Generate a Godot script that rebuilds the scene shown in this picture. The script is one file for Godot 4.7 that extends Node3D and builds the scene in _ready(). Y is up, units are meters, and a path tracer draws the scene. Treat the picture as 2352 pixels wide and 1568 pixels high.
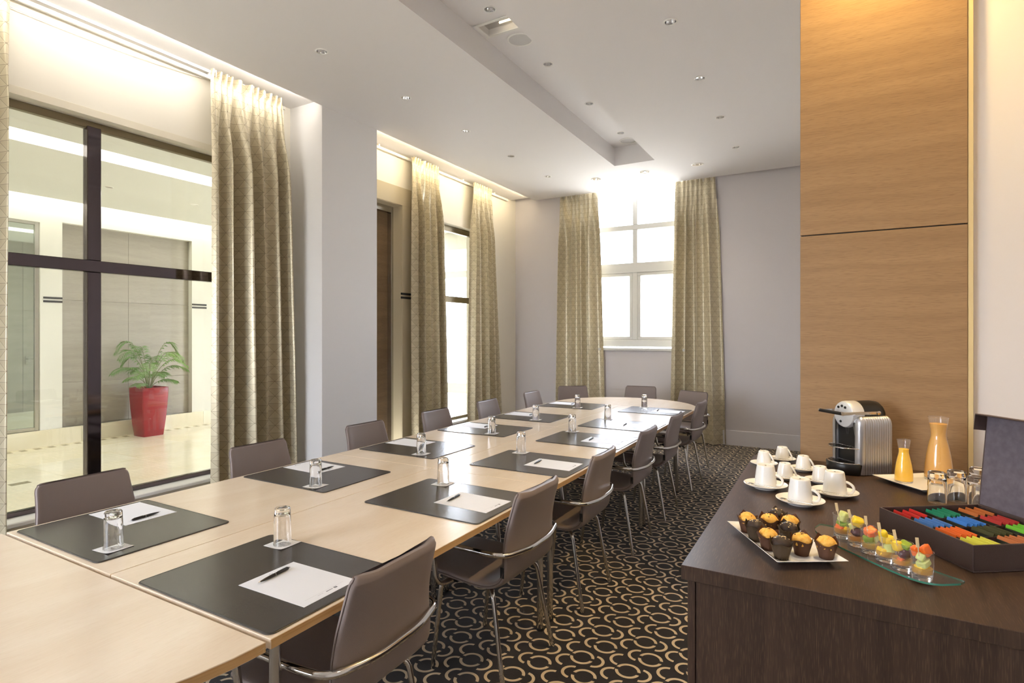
extends Node3D
# Hotel meeting room: long beech table with chairs, window curtains, sideboard with coffee, hall behind glass.

var M := {}          # materials by name
var used := {}       # numbered names
var rng := RandomNumberGenerator.new()
const ORD := ["first", "second", "third", "fourth", "fifth", "sixth", "seventh", "eighth", "ninth", "tenth"]
const TABLE := 0.74
const COUNTER := 0.93
const CEIL := 3.70

# ---------------------------------------------------------------- mesh builder
class G:
	var st := SurfaceTool.new()
	var sg := 0
	func _init() -> void:
		st.begin(Mesh.PRIMITIVE_TRIANGLES)
	func flat() -> void:
		st.set_smooth_group(-1)
	func smooth() -> void:
		sg += 1
		st.set_smooth_group(sg)
	# corners run counter-clockwise seen from outside
	func tri(a: Vector3, b: Vector3, c: Vector3, ua := Vector2.ZERO, ub := Vector2.ZERO, uc := Vector2.ZERO) -> void:
		st.set_uv(ua); st.add_vertex(a)
		st.set_uv(uc); st.add_vertex(c)
		st.set_uv(ub); st.add_vertex(b)
	func quad(a: Vector3, b: Vector3, c: Vector3, d: Vector3, ua := Vector2.ZERO, ub := Vector2.ZERO, uc := Vector2.ZERO, ud := Vector2.ZERO) -> void:
		tri(a, b, c, ua, ub, uc)
		tri(a, c, d, ua, uc, ud)
	func box(lo: Vector3, hi: Vector3, bev := 0.0, t := Transform3D()) -> void:
		flat()
		var c := (lo + hi) * 0.5
		var h := (hi - lo).abs() * 0.5
		var b: float = minf(bev, minf(h.x, minf(h.y, h.z)) * 0.9)
		for ax in 3:
			var a1 := (ax + 1) % 3
			var a2 := (ax + 2) % 3
			for s in [-1.0, 1.0]:
				var q := []
				for k in [[-1, -1], [1, -1], [1, 1], [-1, 1]]:
					var v := Vector3.ZERO
					v[ax] = s * h[ax]
					v[a1] = k[0] * (h[a1] - b)
					v[a2] = k[1] * (h[a2] - b)
					q.append(t * (c + v))
				if s > 0: quad(q[0], q[1], q[2], q[3])
				else: quad(q[3], q[2], q[1], q[0])
		if b <= 0.0: return
		for ax in 3:
			var a1 := (ax + 1) % 3
			var a2 := (ax + 2) % 3
			for s1 in [-1.0, 1.0]:
				for s2 in [-1.0, 1.0]:
					var q := []
					for k in [[-1, 0], [1, 0], [1, 1], [-1, 1]]:
						var v := Vector3.ZERO
						v[ax] = k[0] * (h[ax] - b)
						v[a1] = s1 * (h[a1] - (b if k[1] == 1 else 0.0))
						v[a2] = s2 * (h[a2] - (0.0 if k[1] == 1 else b))
						q.append(t * (c + v))
					if s1 * s2 < 0: quad(q[0], q[1], q[2], q[3])
					else: quad(q[3], q[2], q[1], q[0])
		for sx in [-1.0, 1.0]:
			for sy in [-1.0, 1.0]:
				for sz in [-1.0, 1.0]:
					var px: Vector3 = t * (c + Vector3(sx * h.x, sy * (h.y - b), sz * (h.z - b)))
					var py: Vector3 = t * (c + Vector3(sx * (h.x - b), sy * h.y, sz * (h.z - b)))
					var pz: Vector3 = t * (c + Vector3(sx * (h.x - b), sy * (h.y - b), sz * h.z))
					if sx * sy * sz > 0: tri(px, py, pz)
					else: tri(px, pz, py)
	# rings of equal length, each counter-clockwise seen from the end the rings run towards
	func loft(rings: Array, cap0 := true, cap1 := true, soft := true, closed := true) -> void:
		if soft: smooth()
		else: flat()
		for i in rings.size() - 1:
			var r0: PackedVector3Array = rings[i]
			var r1: PackedVector3Array = rings[i + 1]
			var n := r0.size()
			for k in (n if closed else n - 1):
				var j := (k + 1) % n
				quad(r0[k], r0[j], r1[j], r1[k])
		if cap0: fan(rings[0], true)
		if cap1: fan(rings[rings.size() - 1], false)
	func fan(r: PackedVector3Array, back := false) -> void:
		smooth()
		var c := Vector3.ZERO
		for p in r: c += p
		c /= r.size()
		for k in r.size():
			var j := (k + 1) % r.size()
			if back: tri(c, r[j], r[k])
			else: tri(c, r[k], r[j])
	func tube(path: PackedVector3Array, r: float, sides := 8, caps := true, r1 := -1.0) -> void:
		var rings := []
		var n := path.size()
		var up := Vector3.UP
		var d0 := (path[1] - path[0]).normalized()
		if absf(d0.dot(up)) > 0.9: up = Vector3.RIGHT
		var side := d0.cross(up).normalized()
		for i in n:
			var d: Vector3
			if i == 0: d = path[1] - path[0]
			elif i == n - 1: d = path[i] - path[i - 1]
			else: d = (path[i + 1] - path[i]).normalized() + (path[i] - path[i - 1]).normalized()
			d = d.normalized()
			side = (side - d * side.dot(d)).normalized()
			var w := d.cross(side)
			var rr := r if r1 < 0.0 else lerpf(r, r1, float(i) / (n - 1))
			var ring := PackedVector3Array()
			for k in sides:
				var a := TAU * k / sides
				ring.append(path[i] + (side * cos(a) + w * sin(a)) * rr)
			rings.append(ring)
		loft(rings, caps, caps)
	# profile of (radius, height) from bottom outside upwards; creases where the profile turns sharply
	func lathe(prof: Array, n := 24, at := Vector3.ZERO, t := Transform3D(), lo := 0.0, hi := TAU) -> void:
		smooth()
		for i in prof.size() - 1:
			var a: Vector2 = prof[i]
			var b: Vector2 = prof[i + 1]
			if i > 0:
				var p: Vector2 = prof[i - 1]
				if absf((a - p).angle_to(b - a)) > 0.6: smooth()
			for k in n:
				var t0 := lo + (hi - lo) * k / n
				var t1 := lo + (hi - lo) * (k + 1) / n
				var a0 := t * (at + Vector3(cos(t0) * a.x, a.y, -sin(t0) * a.x))
				var a1 := t * (at + Vector3(cos(t1) * a.x, a.y, -sin(t1) * a.x))
				var b0 := t * (at + Vector3(cos(t0) * b.x, b.y, -sin(t0) * b.x))
				var b1 := t * (at + Vector3(cos(t1) * b.x, b.y, -sin(t1) * b.x))
				if a.x < 1e-6: tri(a0, b1, b0)
				elif b.x < 1e-6: tri(a0, a1, b0)
				else: quad(a0, a1, b1, b0)
	# rounded rectangle in xz at height y, counter-clockwise seen from above
	static func rr(w: float, d: float, r: float, y: float, n := 5, t := Transform3D()) -> PackedVector3Array:
		var out := PackedVector3Array()
		var cs := [[1, -1, 0.0], [-1, -1, PI / 2], [-1, 1, PI], [1, 1, PI * 1.5]]
		for c in cs:
			for k in n + 1:
				var a: float = c[2] + PI / 2 * k / n
				out.append(t * Vector3(c[0] * (w / 2 - r) + cos(a) * r, y, c[1] * (d / 2 - r) - sin(a) * r))
		return out
	func slab(w: float, d: float, r: float, y0: float, y1: float, bev := 0.001, t := Transform3D(), n := 5) -> void:
		var e := bev
		loft([G.rr(w - 2 * e, d - 2 * e, maxf(r - e, 0.0005), y0, n, t), G.rr(w, d, r, y0 + e, n, t)], false, false, false)
		loft([G.rr(w, d, r, y0 + e, n, t), G.rr(w, d, r, y1 - e, n, t)], false, false, true)
		loft([G.rr(w, d, r, y1 - e, n, t), G.rr(w - 2 * e, d - 2 * e, maxf(r - e, 0.0005), y1, n, t)], false, false, false)
		fan(G.rr(w - 2 * e, d - 2 * e, maxf(r - e, 0.0005), y0, n, t), true)
		fan(G.rr(w - 2 * e, d - 2 * e, maxf(r - e, 0.0005), y1, n, t), false)
	func ball(c: Vector3, r: Vector3, n := 12, m := 8, bump: Variant = null) -> void:
		var rings := []
		for i in range(1, m):
			var f := PI * i / m - PI / 2
			var ring := PackedVector3Array()
			for k in n:
				var a := TAU * k / n
				var v := Vector3(cos(a) * cos(f), sin(f), -sin(a) * cos(f))
				ring.append(c + v * r * (1.0 + (bump.call(v) if bump != null else 0.0)))
			rings.append(ring)
		loft(rings, false, false)
		var v0 := c - Vector3(0, r.y, 0)
		var v1 := c + Vector3(0, r.y, 0)
		var a0: PackedVector3Array = rings[0]
		var a1: PackedVector3Array = rings[rings.size() - 1]
		for k in n:
			tri(v0, a0[(k + 1) % n], a0[k])
			tri(v1, a1[k], a1[(k + 1) % n])
	func done() -> ArrayMesh:
		st.generate_normals()
		st.index()
		return st.commit()

# corners of a polyline rounded with arcs
func bend(pts: Array, r: float, n := 5) -> PackedVector3Array:
	var out := PackedVector3Array()
	out.append(pts[0])
	for i in range(1, pts.size() - 1):
		var p: Vector3 = pts[i]
		var a: Vector3 = pts[i - 1] - p
		var b: Vector3 = pts[i + 1] - p
		var d: float = minf(r, minf(a.length(), b.length()) * 0.45)
		var p0 := p + a.normalized() * d
		var p1 := p + b.normalized() * d
		for k in n + 1:
			var t := float(k) / n
			out.append(p0.lerp(p, t).lerp(p.lerp(p1, t), t))
	out.append(pts[pts.size() - 1])
	return out

func spline(pts: Array, n := 6) -> PackedVector3Array:
	var out := PackedVector3Array()
	for i in pts.size() - 1:
		var p0: Vector3 = pts[maxi(i - 1, 0)]
		var p3: Vector3 = pts[mini(i + 2, pts.size() - 1)]
		for k in n:
			out.append(pts[i].cubic_interpolate(pts[i + 1], p0, p3, float(k) / n))
	out.append(pts[pts.size() - 1])
	return out

# ---------------------------------------------------------------- objects
func numbered(called: String) -> String:
	var n: int = used.get(called, 0)
	used[called] = n + 1
	return called if n == 0 else "%s_%03d" % [called, n]

func tag(o: Node3D, label: String, category := "", group := "", kind := "") -> Node3D:
	if label: o.set_meta("label", label)
	if category: o.set_meta("category", category)
	if group: o.set_meta("group", group)
	if kind: o.set_meta("kind", kind)
	return o

func thing(called: String, label: String, category: String, at := Vector3.ZERO, turn := 0.0, group := "") -> Node3D:
	var o := Node3D.new()
	o.name = numbered(called)
	add_child(o)
	o.position = at
	o.rotation.y = turn
	tag(o, label, category, group)
	return o

func part(called: String, mesh: Mesh, m: Material, parent: Node3D, label := "") -> MeshInstance3D:
	var o := MeshInstance3D.new()
	o.name = called
	o.mesh = mesh
	o.material_override = m
	parent.add_child(o, true)
	if label: o.set_meta("label", label)
	return o

func solo(called: String, mesh: Mesh, m: Material, label: String, category: String, at := Vector3.ZERO, turn := 0.0, group := "") -> MeshInstance3D:
	var o := MeshInstance3D.new()
	o.name = numbered(called)
	o.mesh = mesh
	o.material_override = m
	add_child(o)
	o.position = at
	o.rotation.y = turn
	tag(o, label, category, group)
	return o

func struct(called: String, mesh: Mesh, m: Material, label := "") -> MeshInstance3D:
	var o := MeshInstance3D.new()
	o.name = called
	o.mesh = mesh
	o.material_override = m
	add_child(o)
	o.set_meta("kind", "structure")
	if label: o.set_meta("label", label)
	return o

func boxes(list: Array, bev := 0.0) -> ArrayMesh:
	var g := G.new()
	for b in list: g.box(b[0], b[1], bev)
	return g.done()

func V(x: float, y: float, z: float) -> Vector3:
	return Vector3(x, y, z)

# ---------------------------------------------------------------- materials
func C(r: int, g: int, b: int) -> Color:
	return Color(r / 255.0, g / 255.0, b / 255.0)

func mat(called: String, col: Color, rough := 0.7, metal := 0.0) -> StandardMaterial3D:
	var m := StandardMaterial3D.new()
	m.resource_name = called
	m.albedo_color = col
	m.roughness = rough
	m.metallic = metal
	M[called] = m
	return m

func glow(called: String, col: Color, e: float) -> StandardMaterial3D:
	var m := mat(called, col, 0.5)
	m.emission_enabled = true
	m.emission = col
	m.emission_energy_multiplier = e
	return m

func tri_map(m: StandardMaterial3D, tex: Texture2D, scale: Vector3, world := true) -> void:
	m.albedo_texture = tex
	m.uv1_triplanar = true
	m.uv1_world_triplanar = world
	m.uv1_triplanar_sharpness = 8.0
	m.uv1_scale = scale

func img_tex(im: Image) -> ImageTexture:
	return ImageTexture.create_from_image(im)

# wood: fibres run along image y (or x when along_x)
func wood(w: int, h: int, a: Color, b: Color, dark: Color, sd: int, along_x := false, streak := 0.35, cathedral := 0.5) -> ImageTexture:
	var n := FastNoiseLite.new()
	n.seed = sd
	n.noise_type = FastNoiseLite.TYPE_SIMPLEX_SMOOTH
	n.frequency = 1.0
	n.fractal_octaves = 2
	var data := PackedByteArray()
	data.resize(w * h * 3)
	var i := 0
	for y in h:
		for x in w:
			var p := float(y if along_x else x)
			var q := float(x if along_x else y)
			var wob := n.get_noise_2d(q * 0.004, p * 0.004 + 7.0)
			var band := n.get_noise_2d(p * 0.022 + wob * 2.2 * cathedral, q * 0.0012)
			var fib := n.get_noise_2d(p * 0.33, q * 0.012 + 31.0)
			var pore := n.get_noise_2d(p * 0.55 + 90.0, q * 0.03)
			var c := a.lerp(b, clampf(0.5 + band * 0.55 + fib * 0.3, 0.0, 1.0))
			c = c.lerp(dark, clampf(clampf((pore - 0.2) * 1.4, 0.0, 1.0) * streak, 0.0, 1.0))
			data[i] = int(c.r * 255); data[i + 1] = int(c.g * 255); data[i + 2] = int(c.b * 255)
			i += 3
	return img_tex(Image.create_from_data(w, h, false, Image.FORMAT_RGB8, data))

# mottled colour (stone, leather, plaster): seamless noise between two colours
func mottle(sz: int, a: Color, b: Color, freq: float, sd: int, oct := 4) -> ImageTexture:
	var n := FastNoiseLite.new()
	n.seed = sd
	n.frequency = freq
	n.fractal_octaves = oct
	var im := n.get_seamless_image(sz, sz)
	var data := PackedByteArray()
	data.resize(sz * sz * 3)
	var src := im.get_data()
	for i in sz * sz:
		var c := a.lerp(b, src[i] / 255.0)
		data[i * 3] = int(c.r * 255); data[i * 3 + 1] = int(c.g * 255); data[i * 3 + 2] = int(c.b * 255)
	return img_tex(Image.create_from_data(sz, sz, false, Image.FORMAT_RGB8, data))

func bumps(sz: int, freq: float, sd: int, strength: float, oct := 3) -> ImageTexture:
	var n := FastNoiseLite.new()
	n.seed = sd
	n.frequency = freq
	n.fractal_octaves = oct
	var im := n.get_seamless_image(sz, sz)
	im.bump_map_to_normal_map(strength)
	return img_tex(im)

# woven carpet: broken rings and half rings, one repeat of 222.5 x 277.5 mm
func carpet_tex() -> ImageTexture:
	var w := 512
	var h := 640
	var cx := 0.2225
	var cz := 0.2775
	# centre x, z, radius, kind: 0 ring with gaps left and right, -1 left half, 1 right half
	var marks := [[0.0, 0.0, 0.050, 0], [0.065, 0.139, 0.050, 0], [0.164, 0.055, 0.0435, -1], [0.164, 0.207, 0.0435, -1], [0.0055, 0.132, 0.0435, -1], [0.060, 0.005, 0.0435, 1]]
	var n := FastNoiseLite.new()
	n.seed = 5
	n.frequency = 1.0
	var data := PackedByteArray()
	data.resize(w * h * 3)
	var dark := C(30, 22, 19)
	var light := C(216, 194, 160)
	# start from the pile colour, then stamp the marks
	var lit := PackedFloat32Array()
	lit.resize(w * h)
	for m in marks:
		for ox in [-1, 0, 1]:
			for oz in [-1, 0, 1]:
				var mx: float = m[0] + ox * cx
				var mz: float = m[1] + oz * cz
				var r: float = m[2]
				var x0 := maxi(0, int((mx - 0.062) / cx * w))
				var x1 := mini(w - 1, int((mx + 0.062) / cx * w))
				var y0 := maxi(0, int((mz - 0.062) / cz * h))
				var y1 := mini(h - 1, int((mz + 0.062) / cz * h))
				for y in range(y0, y1 + 1):
					for x in range(x0, x1 + 1):
						var dx := (x + 0.5) / w * cx - mx
						var dz := (y + 0.5) / h * cz - mz
						var d := sqrt(dx * dx + dz * dz)
						var e := absf(d - r) + n.get_noise_2d(x * 0.35, y * 0.35) * 0.0012
						var ok := false
						if m[3] == 0: ok = absf(dz) > 0.0105
						else: ok = dx * m[3] > 0.001
						if ok and e < 0.0072: lit[y * w + x] = 1.0
	for y in h:
		for x in w:
			var k := n.get_noise_2d(x * 0.6 + 40.0, y * 0.6) * 0.12
			var c := dark.lerp(light, lit[y * w + x])
			var f := 1.0 + k
			var i := (y * w + x) * 3
			data[i] = clampi(int(c.r * f * 255), 0, 255); data[i + 1] = clampi(int(c.g * f * 255), 0, 255); data[i + 2] = clampi(int(c.b * f * 255), 0, 255)
	return img_tex(Image.create_from_data(w, h, false, Image.FORMAT_RGB8, data))

# woven curtain cloth: rows of triangles outlined in brown, one repeat is square
func curtain_tex(line: Color, up: Color, down: Color) -> ImageTexture:
	var s := 256
	var data := PackedByteArray()
	data.resize(s * s * 3)
	for y in s:
		for x in s:
			var row := 0 if y < s / 2 else 1
			var v := fmod(y, s / 2.0) / (s / 2.0)          # 0 top of the row, 1 bottom
			var u := fmod(float(x) / s + 0.5 * row, 1.0)    # apex of the upward triangle at u = 0.5
			var e := absf(u - 0.5) - v * 0.5                # < 0 inside the upward triangle
			var c := up if e < 0.0 else down
			var near := minf(absf(e) * 0.75 * s, minf(v, 1.0 - v) * s * 0.5)
			c = c.lerp(line, clampf(1.6 - near * 0.75, 0.0, 1.0) * 0.85)
			var i := (y * s + x) * 3
			data[i] = int(c.r * 255); data[i + 1] = int(c.g * 255); data[i + 2] = int(c.b * 255)
	return img_tex(Image.create_from_data(s, s, false, Image.FORMAT_RGB8, data))

# letter paper: small heading mark, footer rule, small footer marks
func paper_tex() -> ImageTexture:
	var w := 420
	var h := 594
	var im := Image.create(w, h, false, Image.FORMAT_RGB8)
	im.fill(C(240, 240, 243))
	var ink := C(150, 150, 160)
	for a in 60:                                            # small oval mark
		var p := Vector2(w / 2.0 + cos(TAU * a / 60) * 13, 36 + sin(TAU * a / 60) * 7)
		im.fill_rect(Rect2i(int(p.x), int(p.y), 2, 2), ink)
	var dr := RandomNumberGenerator.new()
	dr.seed = 11
	for k in 7:                                             # spaced capitals below it
		var x := int(w / 2.0 - 64 + k * 20)
		im.fill_rect(Rect2i(x, 54, 2, 9), ink)
		im.fill_rect(Rect2i(x, dr.randi_range(54, 61), 7, 2), ink)
	im.fill_rect(Rect2i(60, 532, 300, 1), C(170, 170, 176))
	for k in 9: im.fill_rect(Rect2i(140 + k * 5, 546, 3, dr.randi_range(3, 7)), C(195, 195, 200))
	for k in 13: im.fill_rect(Rect2i(205 + k * 4, 546, 3, dr.randi_range(5, 9)), C(70, 70, 82))
	im.fill_rect(Rect2i(268, 541, 22, 18), C(60, 60, 74))
	im.fill_rect(Rect2i(274, 546, 4, 8), C(225, 225, 230))
	im.fill_rect(Rect2i(281, 545, 4, 8), C(200, 200, 205))
	return img_tex(im)

func coaster_tex() -> ImageTexture:
	var s := 160
	var im := Image.create(s, s, false, Image.FORMAT_RGB8)
	im.fill(C(242, 240, 236))
	var ink := C(146, 144, 146)
	for a in 360:
		var t := TAU * a / 360
		im.fill_rect(Rect2i(int(80 + cos(t) * 46), int(80 + sin(t) * 46), 2, 2), ink)
		if a % 24 < 12: im.fill_rect(Rect2i(int(80 + cos(t) * 38), int(80 + sin(t) * 38), 3, 3), ink)
	for k in 8: im.fill_rect(Rect2i(52 + k * 7, 72 + (k * 5) % 9, 4, 9), ink)
	im.fill_rect(Rect2i(56, 92, 46, 2), ink)
	return img_tex(im)

func make_materials() -> void:
	var m: StandardMaterial3D
	mat("wall", C(228, 222, 219), 0.9)
	mat("wall_warm", C(236, 230, 216), 0.9)
	mat("ceiling", C(236, 233, 232), 0.92)
	mat("grey_wall", C(214, 208, 208), 0.9)
	mat("pillar", C(226, 223, 220), 0.9)
	mat("lintel", C(200, 187, 158), 0.85)
	mat("head_band", C(230, 222, 202), 0.85)
	mat("glass_edge", C(66, 128, 108), 0.12)
	mat("skirting", C(228, 224, 226), 0.6)
	mat("white_paint", C(206, 205, 200), 0.45)
	mat("white_trim", C(238, 236, 230), 0.4)
	m = mat("carpet", Color.WHITE, 0.97)
	m.albedo_texture = carpet_tex()
	m.rim_enabled = true; m.rim = 0.25; m.rim_tint = 0.6
	m.normal_enabled = true
	m.normal_texture = bumps(256, 0.2, 8, 2.0)
	m.normal_scale = 0.5
	m = mat("beech", Color.WHITE, 0.2)
	tri_map(m, wood(512, 1024, C(240, 222, 198), C(234, 213, 186), C(212, 184, 152), 3, false, 0.2, 0.25), V(0.6, 0.6, 0.52), false)
	m.uv1_offset = V(0.5, 0.5, 0.5)
	m.metallic_specular = 0.5
	m = mat("beech_edge", Color.WHITE, 0.4)
	tri_map(m, wood(256, 512, C(224, 188, 136), C(200, 156, 100), C(160, 112, 66), 4, true, 0.5, 0.2), V(1.0, 8.0, 1.0))
	m = mat("oak", Color.WHITE, 0.5)
	tri_map(m, wood(512, 2048, C(167, 134, 97), C(149, 117, 82), C(112, 84, 57), 9, true, 0.6, 0.12), V(0.8, 0.32, 0.8))
	m.uv1_offset = V(0.3, 0.0, 0.3)
	m = mat("oak_trim", C(222, 200, 150), 0.5)
	m = mat("wenge", Color.WHITE, 0.4)
	m.metallic_specular = 0.4
	tri_map(m, wood(1024, 1024, C(72, 54, 43), C(52, 38, 30), C(108, 85, 66), 14, false, 0.9, 0.15), V(0.9, 0.45, 0.45))
	m.uv1_offset = V(0.45, 0.5, 0.5)
	m = mat("hall_wood", Color.WHITE, 0.5)
	tri_map(m, wood(512, 1024, C(170, 164, 152), C(156, 150, 138), C(136, 129, 116), 21, true, 0.6, 0.1), V(0.6, 0.35, 0.6))
	m = mat("door_wood", Color.WHITE, 0.5)
	tri_map(m, wood(512, 1024, C(134, 110, 80), C(116, 92, 64), C(88, 68, 46), 22, true, 0.6, 0.1), V(0.8, 0.4, 0.8))
	m = mat("leather", C(136, 122, 117), 0.46)
	m.normal_enabled = true
	m.normal_texture = bumps(256, 0.16, 31, 2.2)
	m.normal_scale = 0.35
	m.uv1_triplanar = true
	m.uv1_scale = V(9, 9, 9)
	m.rim_enabled = true; m.rim = 0.25; m.rim_tint = 0.5
	mat("piping", C(104, 89, 83), 0.6)
	mat("tag_black", C(22, 20, 20), 0.6)
	mat("chrome", C(214, 212, 210), 0.09, 1.0)
	mat("steel", C(196, 194, 190), 0.22, 1.0)
	mat("dark_metal", C(34, 32, 32), 0.4, 0.6)
	mat("black_chrome", C(98, 90, 94), 0.07, 1.0)
	mat("bronze_frame", C(140, 128, 104), 0.32, 0.7)
	m = mat("pad", C(70, 66, 63), 0.22)
	m.normal_enabled = true
	m.normal_texture = bumps(256, 0.22, 33, 1.6)
	m.normal_scale = 0.10
	m.uv1_triplanar = true
	m.uv1_world_triplanar = true
	m.uv1_scale = V(7, 7, 7)
	mat("pad_edge", C(24, 22, 24), 0.45)
	m = mat("paper", Color.WHITE, 0.55)
	m.albedo_texture = paper_tex()
	m = mat("coaster", Color.WHITE, 0.85)
	m.albedo_texture = coaster_tex()
	mat("pen_black", C(26, 22, 24), 0.3)
	mat("pen_silver", C(200, 200, 204), 0.2, 1.0)
	m = mat("glass", Color(1, 1, 1, 0.0), 0.0)
	m.transparency = BaseMaterial3D.TRANSPARENCY_ALPHA
	m.refraction_enabled = true
	m.refraction_scale = 0.05
	m = mat("green_glass", Color(0.86, 0.95, 0.91, 0.0), 0.0)
	m.transparency = BaseMaterial3D.TRANSPARENCY_ALPHA
	m.refraction_enabled = true
	m.refraction_scale = 0.05
	m = mat("thin_glass", Color(1, 1, 1, 0.06), 0.0)
	m.transparency = BaseMaterial3D.TRANSPARENCY_ALPHA
	m = mat("pane", Color(1, 1, 1, 0.02), 0.0)
	m.transparency = BaseMaterial3D.TRANSPARENCY_ALPHA
	mat("mirror_glass", C(196, 206, 200), 0.02, 0.9)
	m = mat("curtain", Color.WHITE, 0.36, 0.3)
	m.albedo_texture = curtain_tex(C(84, 70, 50), C(206, 195, 167), C(198, 186, 157))
	m.cull_mode = BaseMaterial3D.CULL_DISABLED
	m.rim_enabled = true; m.rim = 0.35; m.rim_tint = 0.7
	m.backlight_enabled = true
	m.backlight = Color(0.05, 0.048, 0.04)
	m = mat("marble", Color.WHITE, 0.12)
	tri_map(m, mottle(512, C(240, 233, 210), C(229, 219, 188), 0.008, 41, 5), V(0.35, 0.35, 0.35))
	m = mat("marble_b", Color.WHITE, 0.14)
	tri_map(m, mottle(512, C(232, 224, 198), C(241, 236, 216), 0.01, 42, 5), V(0.4, 0.4, 0.4))
	mat("inlay", C(148, 138, 112), 0.2)
	mat("hall_wall", C(230, 229, 220), 0.85)
	mat("hall_ceiling", C(232, 232, 224), 0.9)
	mat("mark_black", C(24, 24, 26), 0.5)
	m = mat("red_pot", C(142, 14, 30), 0.16)
	mat("soil", C(52, 36, 26), 0.95)
	m = mat("palm", C(78, 122, 52), 0.5)
	m.cull_mode = BaseMaterial3D.CULL_DISABLED
	m.backlight_enabled = true
	m.backlight = Color(0.3, 0.4, 0.14)
	m = mat("palm_pale", C(112, 152, 76), 0.5)
	m.cull_mode = BaseMaterial3D.CULL_DISABLED
	m.backlight_enabled = true
	m.backlight = Color(0.3, 0.4, 0.14)
	mat("stem", C(112, 122, 72), 0.6)
	m = mat("porcelain", C(240, 238, 234), 0.12)
	m.clearcoat_enabled = true; m.clearcoat = 0.5
	mat("speaker_grille", C(206, 204, 202), 0.8)
	mat("lamp_glass", C(196, 186, 172), 0.25)
	glow("led_white", C(255, 250, 240), 4.0)
	glow("led_line", C(255, 252, 246), 1.6)
	glow("led_warm", C(255, 240, 206), 4.0)
	glow("hall_led", C(255, 252, 240), 1.6)
	glow("bulb_on", C(255, 236, 196), 5.0)
	m = mat("bulb_off", C(250, 250, 250), 0.15)
	mat("lamp_reflector", C(246, 246, 246), 0.06, 0.95)
	mat("machine_black", C(20, 20, 22), 0.35)
	mat("machine_silver", C(190, 190, 194), 0.36, 0.85)
	mat("machine_face", C(224, 226, 230), 0.3, 0.35)
	mat("handle_black", C(18, 17, 18), 0.28)
	mat("muffin_paper", C(84, 52, 34), 0.7)
	mat("muffin_paper_dark", C(70, 54, 36), 0.7)
	M.muffin_paper.cull_mode = BaseMaterial3D.CULL_DISABLED
	M.muffin_paper_dark.cull_mode = BaseMaterial3D.CULL_DISABLED
	m = mat("cake", Color.WHITE, 0.75)
	tri_map(m, mottle(128, C(226, 156, 52), C(250, 206, 112), 0.05, 51), V(14, 14, 14), false)
	m = mat("cake_dark", Color.WHITE, 0.6)
	tri_map(m, mottle(128, C(34, 22, 16), C(66, 44, 30), 0.05, 52), V(14, 14, 14), false)
	mat("sugar", C(236, 206, 150), 0.5)
	m = mat("orange_juice", C(255, 200, 6), 0.25)
	m = mat("pink_juice", C(222, 168, 74), 0.25)
	mat("pineapple", C(246, 206, 40), 0.4)
	mat("melon", C(214, 220, 134), 0.35)
	mat("kiwi", C(140, 170, 40), 0.4)
	mat("papaya", C(240, 112, 34), 0.35)
	mat("grape", C(72, 16, 26), 0.18)
	m = mat("fruit_juice", Color(0.88, 0.66, 0.2, 0.5), 0.3)
	m.transparency = BaseMaterial3D.TRANSPARENCY_ALPHA
	mat("pick_wood", C(222, 196, 148), 0.6)
	m = mat("box_brown", C(74, 58, 54), 0.5)
	m.normal_enabled = true
	m.normal_texture = bumps(128, 0.2, 61, 2.0)
	m.normal_scale = 0.3
	m.uv1_triplanar = true
	m.uv1_scale = V(12, 12, 12)
	m = mat("box_lining", Color.WHITE, 0.85)
	tri_map(m, mottle(256, C(92, 84, 92), C(110, 102, 110), 0.03, 62), V(4, 4, 4), false)
	mat("sachet_dark", C(30, 38, 32), 0.4)

# ---------------------------------------------------------------- scene
func _ready() -> void:
	rng.seed = 20240
	view_and_light()
	make_materials()
	build_shell()
	build_windows()
	build_hall()
	build_curtains()
	build_ceiling_fittings()
	build_tables()
	build_chairs()
	build_settings()
	build_counter()
	build_counter_things()

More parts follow.
